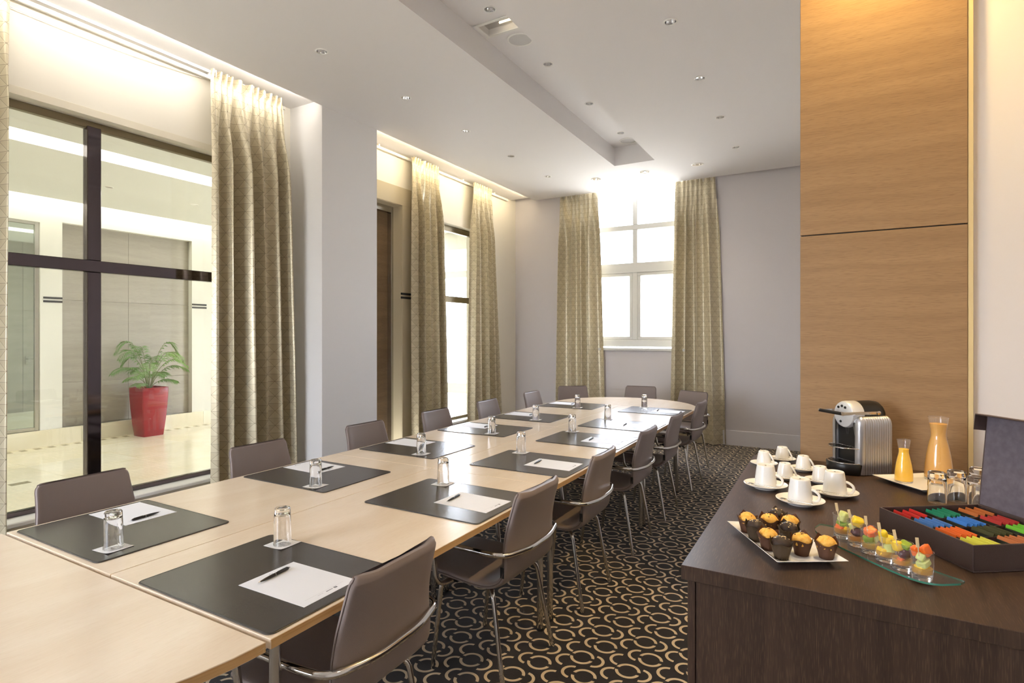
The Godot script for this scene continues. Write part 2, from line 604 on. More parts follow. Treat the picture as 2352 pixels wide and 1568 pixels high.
func view_and_light() -> void:
	var cam := Camera3D.new()
	cam.name = "camera"
	add_child(cam)
	cam.position = Vector3(0, 1.53, 0)
	cam.rotation = Vector3(0, atan(740.0 / 1300.0), 0)
	# level camera, lens shifted 16 px of 1568; focal length 1300 px of a 1568 px tall frame
	cam.set_frustum(2.0 * 0.05 * 784.0 / 1300.0, Vector2(0, -0.05 * 16.0 / 1300.0), 0.05, 100.0)
	cam.current = true
	var env := Environment.new()
	env.background_mode = Environment.BG_SKY
	var sky := Sky.new()
	var sm := ProceduralSkyMaterial.new()
	sm.sky_top_color = C(228, 237, 255)
	sm.sky_horizon_color = C(240, 246, 255)
	sm.ground_horizon_color = C(228, 232, 238)
	sm.ground_bottom_color = C(190, 190, 186)
	sm.sky_energy_multiplier = 1.0
	sm.ground_energy_multiplier = 1.0
	sky.sky_material = sm
	env.sky = sky
	env.background_energy_multiplier = 21.0
	env.tonemap_mode = Environment.TONE_MAPPER_LINEAR
	env.tonemap_exposure = 1.12
	env.sdfgi_enabled = true
	env.ssao_enabled = true
	env.ssil_enabled = true
	var we := WorldEnvironment.new()
	we.name = "world"
	we.environment = env
	add_child(we)
	# light strips in the curtain slot of the near bay and of the door bay
	area("cove_light_near", V(-4.234, 3.728, -1.35), Vector2(4.6, 0.044), C(255, 249, 240), 1.05, Vector3(0, PI / 2, 0))
	area("cove_light_far", V(-4.234, 3.728, -6.3), Vector2(3.5, 0.044), C(255, 236, 198), 1.0, Vector3(0, PI / 2, 0))
	area("slot_light_near", V(-4.585, 3.7475, -1.35), Vector2(0.03, 4.5), C(255, 250, 244), 0.12)
	# hall ceiling slot and wall washer
	area("hall_slot_light", V(-6.5, 3.50, -3.8), Vector2(0.36, 8.6), C(252, 253, 246), 6.5)
	area("hall_cove_light", V(-9.26, 3.52, -3.8), Vector2(0.2, 8.6), C(255, 251, 236), 2.6)

func area(called: String, at: Vector3, size: Vector2, col: Color, e: float, rot := Vector3(-PI / 2, 0, 0)) -> AreaLight3D:
	var l := AreaLight3D.new()
	l.name = called
	l.area_size = size
	l.light_color = col
	l.light_energy = e
	l.area_range = 14.0
	l.shadow_enabled = true
	l.position = at
	l.rotation = rot
	add_child(l)
	return l

func spot(called: String, at: Vector3, to: Vector3, col: Color, e: float, angle: float, size := 0.03) -> SpotLight3D:
	var l := SpotLight3D.new()
	l.name = called
	l.light_color = col
	l.light_energy = e
	l.spot_angle = angle
	l.spot_range = 10.0
	l.spot_attenuation = 2.0
	l.light_size = size
	l.shadow_enabled = true
	add_child(l)
	l.position = at
	l.look_at_from_position(at, to, Vector3.RIGHT)
	return l

func csg_box(parent: Node, lo: Vector3, hi: Vector3, cut := true) -> void:
	var b := CSGBox3D.new()
	b.size = hi - lo
	b.position = (lo + hi) * 0.5
	if cut: b.operation = CSGShape3D.OPERATION_SUBTRACTION
	parent.add_child(b)

func csg_hole(parent: Node, c: Vector3, r: float, h: float) -> void:
	var b := CSGCylinder3D.new()
	b.radius = r
	b.height = h
	b.sides = 24
	b.position = c + Vector3(0, h * 0.5 - 0.01, 0)
	b.operation = CSGShape3D.OPERATION_SUBTRACTION
	parent.add_child(b)

const LEFT_LAMPS := [-3.05, -4.03, -5.005, -5.98, -6.995]
const RIGHT_LAMPS := [-3.96, -4.955, -5.945, -6.985]
const RECESS_LAMPS := [-3.55, -4.525, -5.51, -6.495]
const FAR_LAMPS := [-2.88, -2.2, -1.515]

func build_shell() -> void:
	# carpeted floor
	var g := G.new()
	g.flat()
	var uv := func(x: float, z: float) -> Vector2: return Vector2((x + 1.039) / 0.2225, (z + 2.776) / 0.2775)
	g.quad(V(-4.667, 0, 2.6), V(1.2, 0, 2.6), V(1.2, 0, -8.317), V(-4.667, 0, -8.317), uv.call(-4.667, 2.6), uv.call(1.2, 2.6), uv.call(1.2, -8.317), uv.call(-4.667, -8.317))
	g.quad(V(-4.667, -0.1, 2.6), V(-4.667, -0.1, -8.317), V(1.2, -0.1, -8.317), V(1.2, -0.1, 2.6))
	struct("floor", g.done(), M.carpet, "dark brown carpet woven with cream broken rings")
	# ceiling with its long recess, curtain slots and lamp holes
	var c := CSGCombiner3D.new()
	c.name = "ceiling"
	c.set_meta("kind", "structure")
	c.set_meta("label", "white plaster ceiling with a long recess and curtain slots")
	add_child(c)
	csg_box(c, V(-4.667, CEIL, -8.15), V(1.2, 4.25, 2.6), false)
	csg_box(c, V(-4.97, 4.12, -8.62), V(1.2, 4.25, -8.14), false)
	csg_box(c, V(-4.70, 3.6, -8.16), V(-4.22, 3.755, 2.7))
	csg_box(c, V(-2.46, 3.6, -6.993), V(-1.94, 3.93, 1.6))
	for z in LEFT_LAMPS: csg_hole(c, V(-3.415, CEIL, z), 0.041, 0.11)
	for z in RIGHT_LAMPS: csg_hole(c, V(-0.988, CEIL, z), 0.041, 0.11)
	for z in RECESS_LAMPS: csg_hole(c, V(-2.21, 3.93, z), 0.041, 0.11)
	for x in FAR_LAMPS: csg_hole(c, V(x, CEIL, -7.446), 0.062, 0.11)
	csg_hole(c, V(0.2, CEIL, -2.86), 0.062, 0.11)
	csg_hole(c, V(0.2, CEIL, -1.75), 0.062, 0.11)
	csg_box(c, V(-2.415, 3.8, -3.865), V(-2.0, 4.0, -3.705))
	c.material_override = M.ceiling
	# left wall with two windows and the door, right and far walls
	var x0 := -4.97
	var x1 := -4.667
	struct("wall_left", boxes([
		[V(x0, 0, -1.15), V(x1, 4.2, 2.6)], [V(x0, 0, -3.5), V(x1, 0.30, -1.15)], [V(x0, 3.105, -3.5), V(x1, 4.2, -1.15)],
		[V(x0, 0, -4.5), V(x1, 4.2, -3.5)], [V(x0, 3.13, -5.43), V(x1, 4.2, -4.5)], [V(x0, 0, -5.95), V(x1, 4.2, -5.43)],
		[V(x0, 0, -7.3), V(x1, 0.30, -5.95)], [V(x0, 3.08, -7.3), V(x1, 4.2, -5.95)], [V(x0, 0, -8.62), V(x1, 4.2, -7.3)]]), M.wall_warm, "cream wall with two glazed bays and a tall door")
	struct("wall_pillar", boxes([[V(-4.667, 0, -4.513), V(-4.22, 3.76, -3.772)]]), M.pillar, "white square pillar between the two curtained bays")
	struct("wall_far", boxes([
		[V(-4.667, 0, -8.62), V(-3.30, 4.2, -8.317)], [V(-1.85, 0, -8.62), V(1.2, 4.2, -8.317)],
		[V(-3.30, 0, -8.62), V(-1.85, 1.30, -8.317)], [V(-3.30, 4.05, -8.62), V(-1.85, 4.2, -8.317)]]), M.grey_wall, "pale grey end wall around the bright window")
	struct("wall_right", boxes([[V(0.9, 0, -3.1), V(1.2, 4.2, 2.6)], [V(-0.13, 0, -8.317), V(1.2, 4.2, -3.10)]]), M.wall, "white wall beside the oak panel")
	struct("wall_back", boxes([[V(-4.97, 0, 2.6), V(-4.5, 4.2, 2.8)], [V(-2.3, 0, 2.6), V(1.2, 4.2, 2.8)], [V(-4.5, 0, 2.6), V(-2.3, 0.7, 2.8)], [V(-4.5, 2.9, 2.6), V(-2.3, 4.2, 2.8)]]), M.wall, "white wall with two windows behind the camera")
	struct("baseboard_far", boxes([[V(-4.667, 0, -8.317), V(-0.13, 0.206, -8.300)]], 0.003), M.skirting, "pale grey skirting board along the end wall")
	struct("baseboard_left", boxes([[V(-4.667, 0, -3.5), V(-4.652, 0.12, 2.6)], [V(-4.667, 0, -8.30), V(-4.652, 0.12, -5.95)]], 0.003), M.skirting)
	# oak cladding
	var o := Node3D.new()
	o.name = "wall_cladding"
	add_child(o)
	tag(o, "honey oak wall panel in two boards rising behind the coffee machine", "", "", "structure")
	part("board", boxes([[V(-0.142, 0, -3.10), V(0.495, 2.001, -3.06)]], 0.0015), M.oak, o)
	part("board", boxes([[V(-0.142, 2.0065, -3.10), V(0.495, CEIL, -3.06)]], 0.0015), M.oak, o)
	part("backing", boxes([[V(-0.135, 1.99, -3.099), V(0.49, 2.02, -3.07)]]), M.mark_black, o)
	part("edge_strip", boxes([[V(0.497, 0, -3.10), V(0.515, CEIL, -3.064)]], 0.001), M.oak_trim, o)

func frame_bars(parent: Node3D, list: Array, m: Material, called := "frame_bar", bev := 0.003) -> void:
	for b in list: part(called, boxes([b], bev), m, parent)

func build_windows() -> void:
	# near bay: glazing to the hall, dark mirror-finish cross
	var w := Node3D.new()
	w.name = "window_1"
	add_child(w)
	tag(w, "large interior window to the hall divided by a dark polished cross", "", "", "structure")
	var xf := -4.775
	frame_bars(w, [[V(xf - 0.05, 3.05, -3.5), V(xf, 3.105, -1.15)], [V(xf - 0.05, 0.305, -1.20), V(xf, 3.065, -1.15)], [V(xf - 0.05, 0.305, -3.5), V(xf, 3.065, -3.45)]], M.bronze_frame, "frame_bar")
	frame_bars(w, [[V(xf - 0.045, 0.305, -3.45), V(xf, 0.340, -1.20)], [V(xf - 0.055, 0.34, -2.160), V(xf + 0.012, 1.992, -2.068)], [V(xf - 0.055, 2.078, -2.160), V(xf + 0.012, 3.065, -2.068)], [V(xf - 0.055, 1.992, -3.45), V(xf + 0.014, 2.078, -1.20)]], M.black_chrome, "glazing_bar", 0.004)
	for zz in [[-2.068, -1.20], [-3.45, -2.160]]:
		for yy in [[0.34, 1.992], [2.078, 3.065]]:
			part("pane", boxes([[V(xf - 0.030, yy[0], zz[0]), V(xf - 0.022, yy[1], zz[1])]]), M.pane, w)
	part("sill", boxes([[V(-4.83, 0.272, -3.5), V(-4.628, 0.304, -1.15)]], 0.006), M.white_trim, w)
	part("head_band", boxes([[V(-4.667, 3.105, -3.7), V(-4.661, 3.160, -0.9)]], 0.001), M.head_band, w)
	# door bay: window seen between two curtains
	w = Node3D.new()
	w.name = "window_2"
	add_child(w)
	tag(w, "tall bright window between the two curtains beside the door", "", "", "structure")
	frame_bars(w, [[V(xf - 0.05, 3.0, -7.3), V(xf, 3.08, -5.95)], [V(xf - 0.05, 0.305, -7.3), V(xf, 3.0, -7.25)], [V(xf - 0.05, 0.305, -6.0), V(xf, 3.0, -5.95)], [V(xf - 0.05, 0.305, -7.25), V(xf, 0.34, -6.0)], [V(xf - 0.05, 1.992, -7.25), V(xf + 0.01, 2.078, -6.0)]], M.bronze_frame)
	for yy in [[0.34, 1.992], [2.078, 3.0]]:
		part("pane", boxes([[V(xf - 0.030, yy[0], -7.25), V(xf - 0.022, yy[1], -6.0)]]), M.pane, w)
	part("sill", boxes([[V(-4.83, 0.272, -7.3), V(-4.628, 0.304, -5.95)]], 0.006), M.white_trim, w)
	# end wall window, white painted frame
	w = Node3D.new()
	w.name = "window_3"
	add_child(w)
	tag(w, "white framed window in the end wall, glaring with daylight", "", "", "structure")
	var z0 := -8.46
	var z1 := -8.39
	frame_bars(w, [
		[V(-3.30, 1.30, z0), V(-3.22, 4.05, z1)], [V(-1.93, 1.30, z0), V(-1.85, 4.05, z1)], [V(-3.22, 3.97, z0), V(-1.93, 4.05, z1)], [V(-3.22, 1.345, z0), V(-1.93, 1.45, z1 + 0.01)],
		[V(-3.22, 2.47, z0), V(-1.93, 2.62, z1 + 0.015)], [V(-3.22, 3.12, z0), V(-1.93, 3.20, z1)],
		[V(-2.665, 1.45, z0), V(-2.59, 2.47, z1 + 0.012)], [V(-2.665, 2.62, z0), V(-2.59, 3.12, z1)], [V(-2.665, 3.20, z0), V(-2.59, 3.97, z1)]], M.white_paint, "frame_bar", 0.006)
	frame_bars(w, [[V(-3.22, 1.45, z0 + 0.005), V(-2.665, 1.50, z1 + 0.004)], [V(-2.59, 1.45, z0 + 0.005), V(-1.93, 1.50, z1 + 0.004)], [V(-3.22, 2.42, z0 + 0.005), V(-2.665, 2.47, z1 + 0.004)], [V(-2.59, 2.42, z0 + 0.005), V(-1.93, 2.47, z1 + 0.004)], [V(-2.715, 1.50, z0 + 0.005), V(-2.665, 2.42, z1 + 0.004)], [V(-2.59, 1.50, z0 + 0.005), V(-2.54, 2.42, z1 + 0.004)]], M.white_paint, "sash_rail", 0.005)
	for q in [[-3.22, -2.715, 1.50, 2.42], [-2.54, -1.93, 1.50, 2.42], [-3.22, -2.655, 2.62, 3.12], [-2.60, -1.93, 2.62, 3.12], [-3.22, -2.655, 3.20, 3.97], [-2.60, -1.93, 3.20, 3.97]]:
		part("pane", boxes([[V(q[0], q[2], z0 + 0.03), V(q[1], q[3], z0 + 0.036)]]), M.pane, w)
	part("sill", boxes([[V(-3.36, 1.285, -8.40), V(-1.79, 1.325, -8.285)]], 0.006), M.white_paint, w)
	# windows of the wall behind the camera
	w = Node3D.new()
	w.name = "window_5"
	add_child(w)
	tag(w, "white framed windows behind the camera", "", "", "structure")
	frame_bars(w, [[V(-4.5, 0.7, 2.66), V(-4.44, 2.9, 2.72)], [V(-2.36, 0.7, 2.66), V(-2.3, 2.9, 2.72)], [V(-4.44, 0.7, 2.66), V(-2.36, 0.76, 2.72)], [V(-4.44, 2.84, 2.66), V(-2.36, 2.9, 2.72)], [V(-3.44, 0.76, 2.66), V(-3.36, 2.84, 2.72)]], M.white_paint, "frame_bar", 0.005)
	for q in [[-4.44, -3.44], [-3.36, -2.36]]: part("pane", boxes([[V(q[0], 0.76, 2.69), V(q[1], 2.84, 2.696)]]), M.pane, w)
	# tall door in the left wall
	var d := Node3D.new()
	d.name = "door_1"
	add_child(d)
	tag(d, "tall brown wooden door recessed beside the pillar", "", "", "structure")
	part("leaf", boxes([[V(-4.91, 0.005, -5.41), V(-4.865, 3.05, -4.52)]], 0.002), M.door_wood, d)
	part("hall_leaf", boxes([[V(-4.985, 0.005, -5.40), V(-4.945, 2.00, -4.93)]], 0.002), M.hall_wood, d)
	part("frame", boxes([[V(-4.93, 0, -5.43), V(-4.80, 3.13, -5.39)], [V(-4.93, 3.05, -5.39), V(-4.80, 3.13, -4.5)]], 0.002), M.steel, d)
	var h := part("handle", boxes([[V(-5.0, 0.94, -5.01), V(-4.985, 1.10, -4.97)]], 0.002), M.steel, d)
	var hg := G.new()
	hg.tube(bend([V(-4.99, 1.045, -4.99), V(-5.05, 1.045, -4.99), V(-5.05, 1.045, -5.13)], 0.012), 0.009)
	part("lever", hg.done(), M.steel, h)
	# beige door surround with two black bars
	var s := Node3D.new()
	s.name = "trim_1"
	add_child(s)
	tag(s, "beige door surround with two short black bars", "", "", "structure")
	part("lintel", boxes([[V(-4.667, 3.13, -5.80), V(-4.655, 3.35, -4.513)]], 0.001), M.lintel, s)
	part("jamb", boxes([[V(-4.667, 0, -5.80), V(-4.655, 3.13, -5.43)]], 0.001), M.lintel, s)
	part("jamb_lining", boxes([[V(-4.865, 0, -5.434), V(-4.667, 3.13, -5.428)], [V(-4.865, 3.125, -5.43), V(-4.667, 3.131, -4.513)]]), M.lintel, s)
	part("bar", boxes([[V(-4.658, 2.022, -5.62), V(-4.648, 2.048, -5.40)]], 0.001), M.mark_black, s, "black bar")
	part("bar", boxes([[V(-4.658, 1.975, -5.62), V(-4.648, 2.001, -5.40)]], 0.001), M.mark_black, s, "black bar")

func build_hall() -> void:
	var xw := -9.40
	# floor of marble tiles
	var f := Node3D.new()
	f.name = "hall_floor"
	add_child(f)
	tag(f, "polished cream marble floor of the hall behind the glass", "", "", "structure")
	part("bed", boxes([[V(-9.7, -0.08, -8.62), V(-4.97, -0.006, 0.9)]]), M.inlay, f)
	var tw := 0.634
	var td := 0.88
	var gt := G.new()
	gt.box(V(-tw / 2 + 0.001, -0.02, -td / 2 + 0.001), V(tw / 2 - 0.001, 0, td / 2 - 0.001), 0.0008)
	var tm := gt.done()
	for i in 7:
		for k in 10:
			var p := part("tile", tm, M.marble if (i * 3 + k * 5) % 4 else M.marble_b, f)
			p.position = V(-4.97 - tw * (i + 0.5), 0, 0.6 - td * (k + 0.5))
	var gi := G.new()
	gi.box(V(-0.055, -0.002, -0.035), V(0.055, 0.0008, 0.035))
	var im := gi.done()
	for k in 26:
		var p := part("inlay_tile", im, M.inlay, f)
		p.position = V(-9.26, 0, -2.2 - 0.155 * k)
	for q in [V(-7.27, 0, -2.55), V(-6.0, 0, -5.2), V(-7.27, 0, -5.2)]:
		var p := part("inlay_tile", im, M.inlay, f)
		p.position = q
		p.scale = V(1.0, 1.0, 2.4)
	# walls, ceiling
	struct("hall_wall", boxes([
		[V(xw - 0.3, 0, -2.2), V(xw, 3.9, 0.9)], [V(xw - 0.3, 3.06, -3.52), V(xw, 3.9, -2.2)], [V(xw - 0.3, 0, -3.52), V(xw - 0.06, 3.06, -2.2)], [V(xw - 0.3, 0, -3.775), V(xw, 3.9, -3.52)],
		[V(xw - 0.3, 3.10, -5.618), V(xw, 3.9, -3.775)], [V(xw - 0.3, 0, -5.618), V(xw - 0.13, 3.10, -3.775)], [V(xw - 0.3, 0, -8.62), V(xw, 3.9, -5.618)],
		[V(xw, 0, 0.6), V(-4.97, 3.9, 0.9)], [V(xw, 0, -8.62), V(-6.7, 3.9, -8.34)]]), M.hall_wall, "cream hall wall with a recessed wood niche")
	struct("hall_ceiling", boxes([
		[V(-6.30, 3.36, -8.62), V(-4.97, 3.60, 0.6)], [V(-9.13, 3.36, -8.62), V(-6.70, 3.60, 0.6)], [V(-9.7, 3.60, -8.62), V(-4.97, 3.7, 0.6)]]), M.hall_ceiling, "white hall ceiling with glowing light slots")
	var b := Node3D.new()
	b.name = "hall_baseboard"
	add_child(b)
	tag(b, "cream marble plinth along the hall wall", "", "", "structure")
	for k in 8:
		part("block", boxes([[V(xw, 0, -1.3 - 0.9 * k - 0.898), V(xw + 0.03, 0.224, -1.3 - 0.9 * k)]], 0.002), M.marble_b if k % 2 else M.marble, b)
	# niche panels
	var n := Node3D.new()
	n.name = "niche_panelling"
	add_child(n)
	tag(n, "grey-beige wood panelling in the hall niche behind the planter", "", "", "structure")
	for yy in [[0.224, 0.848], [0.852, 2.018], [2.022, 3.10]]:
		for zz in [[-4.678, -3.775], [-5.618, -4.682]]:
			part("panel", boxes([[V(xw - 0.13, yy[0], zz[0]), V(xw - 0.10, yy[1], zz[1])]], 0.0015), M.hall_wood, n)
	# black bars on the two pilasters
	for q in [[-3.775, -3.555, "left of the planter"], [-5.87, -5.618, "right of the planter"]]:
		for yy in [[2.022, 2.050, "upper"], [1.972, 2.0, "lower"]]:
			solo("wall_bar", boxes([[V(xw, yy[0], q[0]), V(xw + 0.008, yy[1], q[1])]], 0.001), M.mark_black, "%s of two black bars on the hall pilaster %s" % [yy[2], q[2]], "wall bar", Vector3.ZERO, 0.0, "black bars on the hall pilasters")
	# mirror glass panel with steel frame
	var mg := Node3D.new()
	mg.name = "mirror_panel"
	add_child(mg)
	tag(mg, "tall steel framed mirror glass panel reflecting a door in the hall", "mirror")
	part("mirror", boxes([[V(xw - 0.05, 0.27, -3.47), V(xw - 0.044, 3.02, -2.25)]]), M.mirror_glass, mg)
	for q in [[V(xw - 0.06, 0.226, -3.52), V(xw - 0.02, 3.06, -3.47)], [V(xw - 0.06, 0.226, -2.25), V(xw - 0.02, 3.06, -2.2)], [V(xw - 0.06, 3.02, -3.47), V(xw - 0.02, 3.06, -2.25)], [V(xw - 0.06, 0.226, -3.47), V(xw - 0.02, 0.27, -2.25)]]:
		part("frame_bar", boxes([q], 0.002), M.steel, mg)
	# wood cladding of the hall side of the meeting room wall (seen in the mirror glass)
	var hc := Node3D.new()
	hc.name = "hall_cladding"
	add_child(hc)
	tag(hc, "grey-beige wood cladding on the hall side of the meeting room", "", "", "structure")
	for q in [[V(-4.985, 0.005, -5.94), V(-4.971, 2.0, -5.405)], [V(-4.985, 2.005, -5.94), V(-4.971, 3.35, -4.93)], [V(-4.985, 0.005, -4.925), V(-4.971, 3.35, -3.51)]]:
		part("panel", boxes([q], 0.0015), M.hall_wood, hc)
	# glowing slots
	var s1 := solo("ceiling_light_slot", boxes([[V(-6.69, 3.52, -8.3), V(-6.31, 3.53, 0.5)]]), M.hall_led, "long glowing light slot across the hall ceiling", "light")
	var s2 := solo("cove_light", boxes([[V(-9.38, 3.54, -8.3), V(-9.15, 3.55, 0.5)]]), M.hall_led, "glowing cove light along the top of the hall wall", "light")
	s1.cast_shadow = GeometryInstance3D.SHADOW_CASTING_SETTING_ON
	s2.cast_shadow = GeometryInstance3D.SHADOW_CASTING_SETTING_ON
	# hall downlights
	var hn := ["at the left edge of the window", "right of the dark cross", "next to the curtain"]
	var hz := [-2.52, -3.63, -4.71]
	for k in 3:
		downlight(V(-7.83, 3.36, hz[k]), 0.055, "hall_downlight", "small round downlight in the hall ceiling, %s" % hn[k], "hall downlights", true)
	# glazed end of the hall, daylight behind it
	var w := Node3D.new()
	w.name = "window_4"
	add_child(w)
	tag(w, "glazed hall front with horizontal bars seen through the far window", "", "", "structure")
	for q in [[3.05, 3.36], [2.55, 2.67], [0.48, 0.66], [0.0, 0.06]]:
		part("rail", boxes([[V(-6.7, q[0], -8.46), V(-4.97, q[1], -8.34)]], 0.004), M.hall_wall, w)
	for x in [-6.65, -5.03]:
		part("post", boxes([[V(x - 0.05, 0, -8.45), V(x + 0.05, 3.36, -8.35)]], 0.004), M.steel, w)
	for q in [[0.06, 0.48], [0.66, 2.55], [2.67, 3.05]]:
		part("pane", boxes([[V(-6.6, q[0], -8.405), V(-5.08, q[1], -8.399)]]), M.pane, w)
	# red planter with palm
	var p := thing("potted_palm", "green palm in a tall tapered glossy red planter in the hall", "plant", V(-9.07, 0, -4.755))
	var g := G.new()
	var sq := func(w2: float, y: float) -> PackedVector3Array: return G.rr(w2, w2, 0.018, y, 3)
	g.loft([sq.call(0.286, 0.0), sq.call(0.290, 0.004), sq.call(0.328, 0.2), sq.call(0.362, 0.42), sq.call(0.383, 0.64), sq.call(0.385, 0.728), sq.call(0.379, 0.732)], true, false)
	g.loft([sq.call(0.379, 0.732), sq.call(0.349, 0.732)], false, false, false)
	g.loft([sq.call(0.349, 0.732), sq.call(0.345, 0.66)], false, false, false)
	part("planter", g.done(), M.red_pot, p)
	g = G.new()
	g.fan(sq.call(0.347, 0.70))
	for k in 90:
		var a := rng.randf() * TAU
		var r := sqrt(rng.randf()) * 0.145
		g.ball(V(cos(a) * r, 0.70, sin(a) * r), V(0.012, 0.010, 0.012) * rng.randf_range(0.7, 1.4), 5, 4)
	part("soil", g.done(), M.soil, p)
	var fr := [[0.45, 0.46, 0.42], [2.2, 0.44, 0.50], [3.9, 0.36, 0.5], [5.3, 0.46, 0.46], [1.2, 0.50, 0.62], [3.1, 0.46, 0.66], [4.6, 0.52, 0.54], [0.0, 0.40, 0.28], [2.8, 0.42, 0.34], [5.9, 0.48, 0.58], [1.75, 0.40, 0.74], [3.5, 0.42, 0.22], [0.8, 0.44, 0.30], [4.3, 0.46, 0.26], [5.0, 0.36, 0.72], [2.45, 0.40, 0.20], [1.5, 0.48, 0.36], [4.85, 0.50, 0.36], [1.0, 0.30, 0.12], [5.5, 0.34, 0.16]]
	for k in fr.size():
		frond(p, fr[k][0], fr[k][1], fr[k][2], M.palm if k % 3 else M.palm_pale)

func frond(p: Node3D, turn: float, reach: float, rise: float, m: Material) -> void:
	var d := V(cos(turn), 0, sin(turn))
	var side := V(-sin(turn), 0, cos(turn))
	var y0 := 0.69
	if d.x < -0.2: reach *= 0.72
	var path := spline([V(0, y0, 0) + d * 0.02, V(0, y0 + rise * 0.55, 0) + d * reach * 0.22, V(0, y0 + rise * 0.95, 0) + d * reach * 0.55, V(0, y0 + rise * 0.96, 0) + d * reach * 0.85, V(0, y0 + rise * 0.76, 0) + d * reach * 1.1], 6)
	var g := G.new()
	g.tube(path, 0.0055, 5, true, 0.0016)
	part("stalk", g.done(), M.stem, p)
	g = G.new()
	g.flat()
	var n := path.size()
	for i in range(9, n):
		var t := float(i - 9) / (n - 10)
		var o := path[i]
		var fw := (path[i] - path[i - 1]).normalized()
		for s in [-1.0, 1.0]:
			for h in 2:
				var oo := o - fw * 0.010 * h
				var ln := (0.16 * sin(PI * (0.22 + 0.72 * t)) + 0.02) * rng.randf_range(0.85, 1.1)
				var dir: Vector3 = (side * s + fw * (0.55 + 0.5 * t) + V(0, -0.25 - 0.2 * rng.randf(), 0)).normalized()
				var wv: Vector3 = fw * 0.0062
				var mid: Vector3 = oo + dir * ln * 0.5 + V(0, 0.012, 0)
				var tip: Vector3 = oo + dir * ln + V(0, -0.016, 0)
				g.tri(oo, mid - wv, mid + wv)
				g.tri(mid + wv, mid - wv, tip)
	part("frond", g.done(), m, p)

# ---------------------------------------------------------------- curtains
# hung from a to b (top), spreading to a2..b2 at the floor; nrm points into the room
func curtain(label: String, a: Vector2, b: Vector2, a2: Vector2, b2: Vector2, nrm: Vector2, top: float, bottom: float, folds: float, amp: float, sd: int) -> void:
	var r := RandomNumberGenerator.new()
	r.seed = sd
	var nu := int(folds * 16)
	var nv := 72
	var ph := []
	for k in 6: ph.append(r.randf() * TAU)
	var P := []
	for j in nv + 1:
		var v := float(j) / nv
		var y := lerpf(top, bottom, v)
		var below := top - y
		var row := PackedVector3Array()
		var head := clampf(1.0 - below / 0.10, 0.0, 1.0)                       # stiff heading
		var pinch := exp(-pow((below - 0.13) / 0.035, 2.0))
		var open := clampf((below - 0.12) / 0.7, 0.0, 1.0)
		open = open * open * (3.0 - 2.0 * open)
		var spread := pow(v, 0.8)
		for i in nu + 1:
			var u := float(i) / nu
			var uu := u + 0.030 * sin(TAU * u * 1.3 + ph[0]) + 0.018 * sin(TAU * u * 2.7 + ph[1] + v * 0.9)
			var p := a.lerp(b, u).lerp(a2.lerp(b2, u), spread)
			var f := TAU * folds * uu
			var main := sin(f + 0.35 * sin(ph[2] + v * 2.2)) + 0.22 * sin(2.0 * f + ph[3])
			var env := amp * (0.75 + 0.35 * sin(u * 9.0 + ph[4]))
			var d := main * env * open
			d += sin(f * 2.0 + ph[5]) * (0.020 * head + 0.012 * (1.0 - open)) * (1.0 - 0.8 * pinch)
			d += 0.010 * sin(v * 14.0 + u * 23.0 + ph[2]) * open * exp(-below * 1.1)
			var sway := cos(f) * 0.30 * env * open
			var along := (b2 - a2).normalized()
			var q := p + nrm * d + along * sway
			row.append(Vector3(q.x, y - (0.006 * absf(sin(f)) * head), q.y))
		P.append(row)
	# cloth coordinate from the arc length at mid height
	var L := PackedFloat32Array([0.0])
	var mid: PackedVector3Array = P[nv / 2]
	for i in nu: L.append(L[i] + mid[i].distance_to(mid[i + 1]))
	var g := G.new()
	g.smooth()
	var k := 0.137
	for j in nv:
		for i in nu:
			var r0: PackedVector3Array = P[j]
			var r1: PackedVector3Array = P[j + 1]
			g.quad(r1[i], r1[i + 1], r0[i + 1], r0[i], Vector2(L[i] / k, -r1[i].y / k), Vector2(L[i + 1] / k, -r1[i + 1].y / k), Vector2(L[i + 1] / k, -r0[i + 1].y / k), Vector2(L[i] / k, -r0[i].y / k))
	var o := thing("curtain", label, "curtain", V((a2.x + b2.x) / 2, bottom, (a2.y + b2.y) / 2), 0.0, "patterned champagne curtains")
	var c := part("cloth", g.done(), M.curtain, o)
	c.position = -o.position
	# hooks on the heading
	var along2 := (b - a).normalized()
	var nh := int(folds) + 1
	for i in nh:
		var p := a.lerp(b, (i + 0.5) / nh) - nrm * 0.018
		var hk := part("hook", boxes([[V(p.x - 0.004, top - 0.05, p.y - 0.004), V(p.x + 0.004, top + 0.013, p.y + 0.004)]]), M.white_trim, o)
		hk.position = -o.position

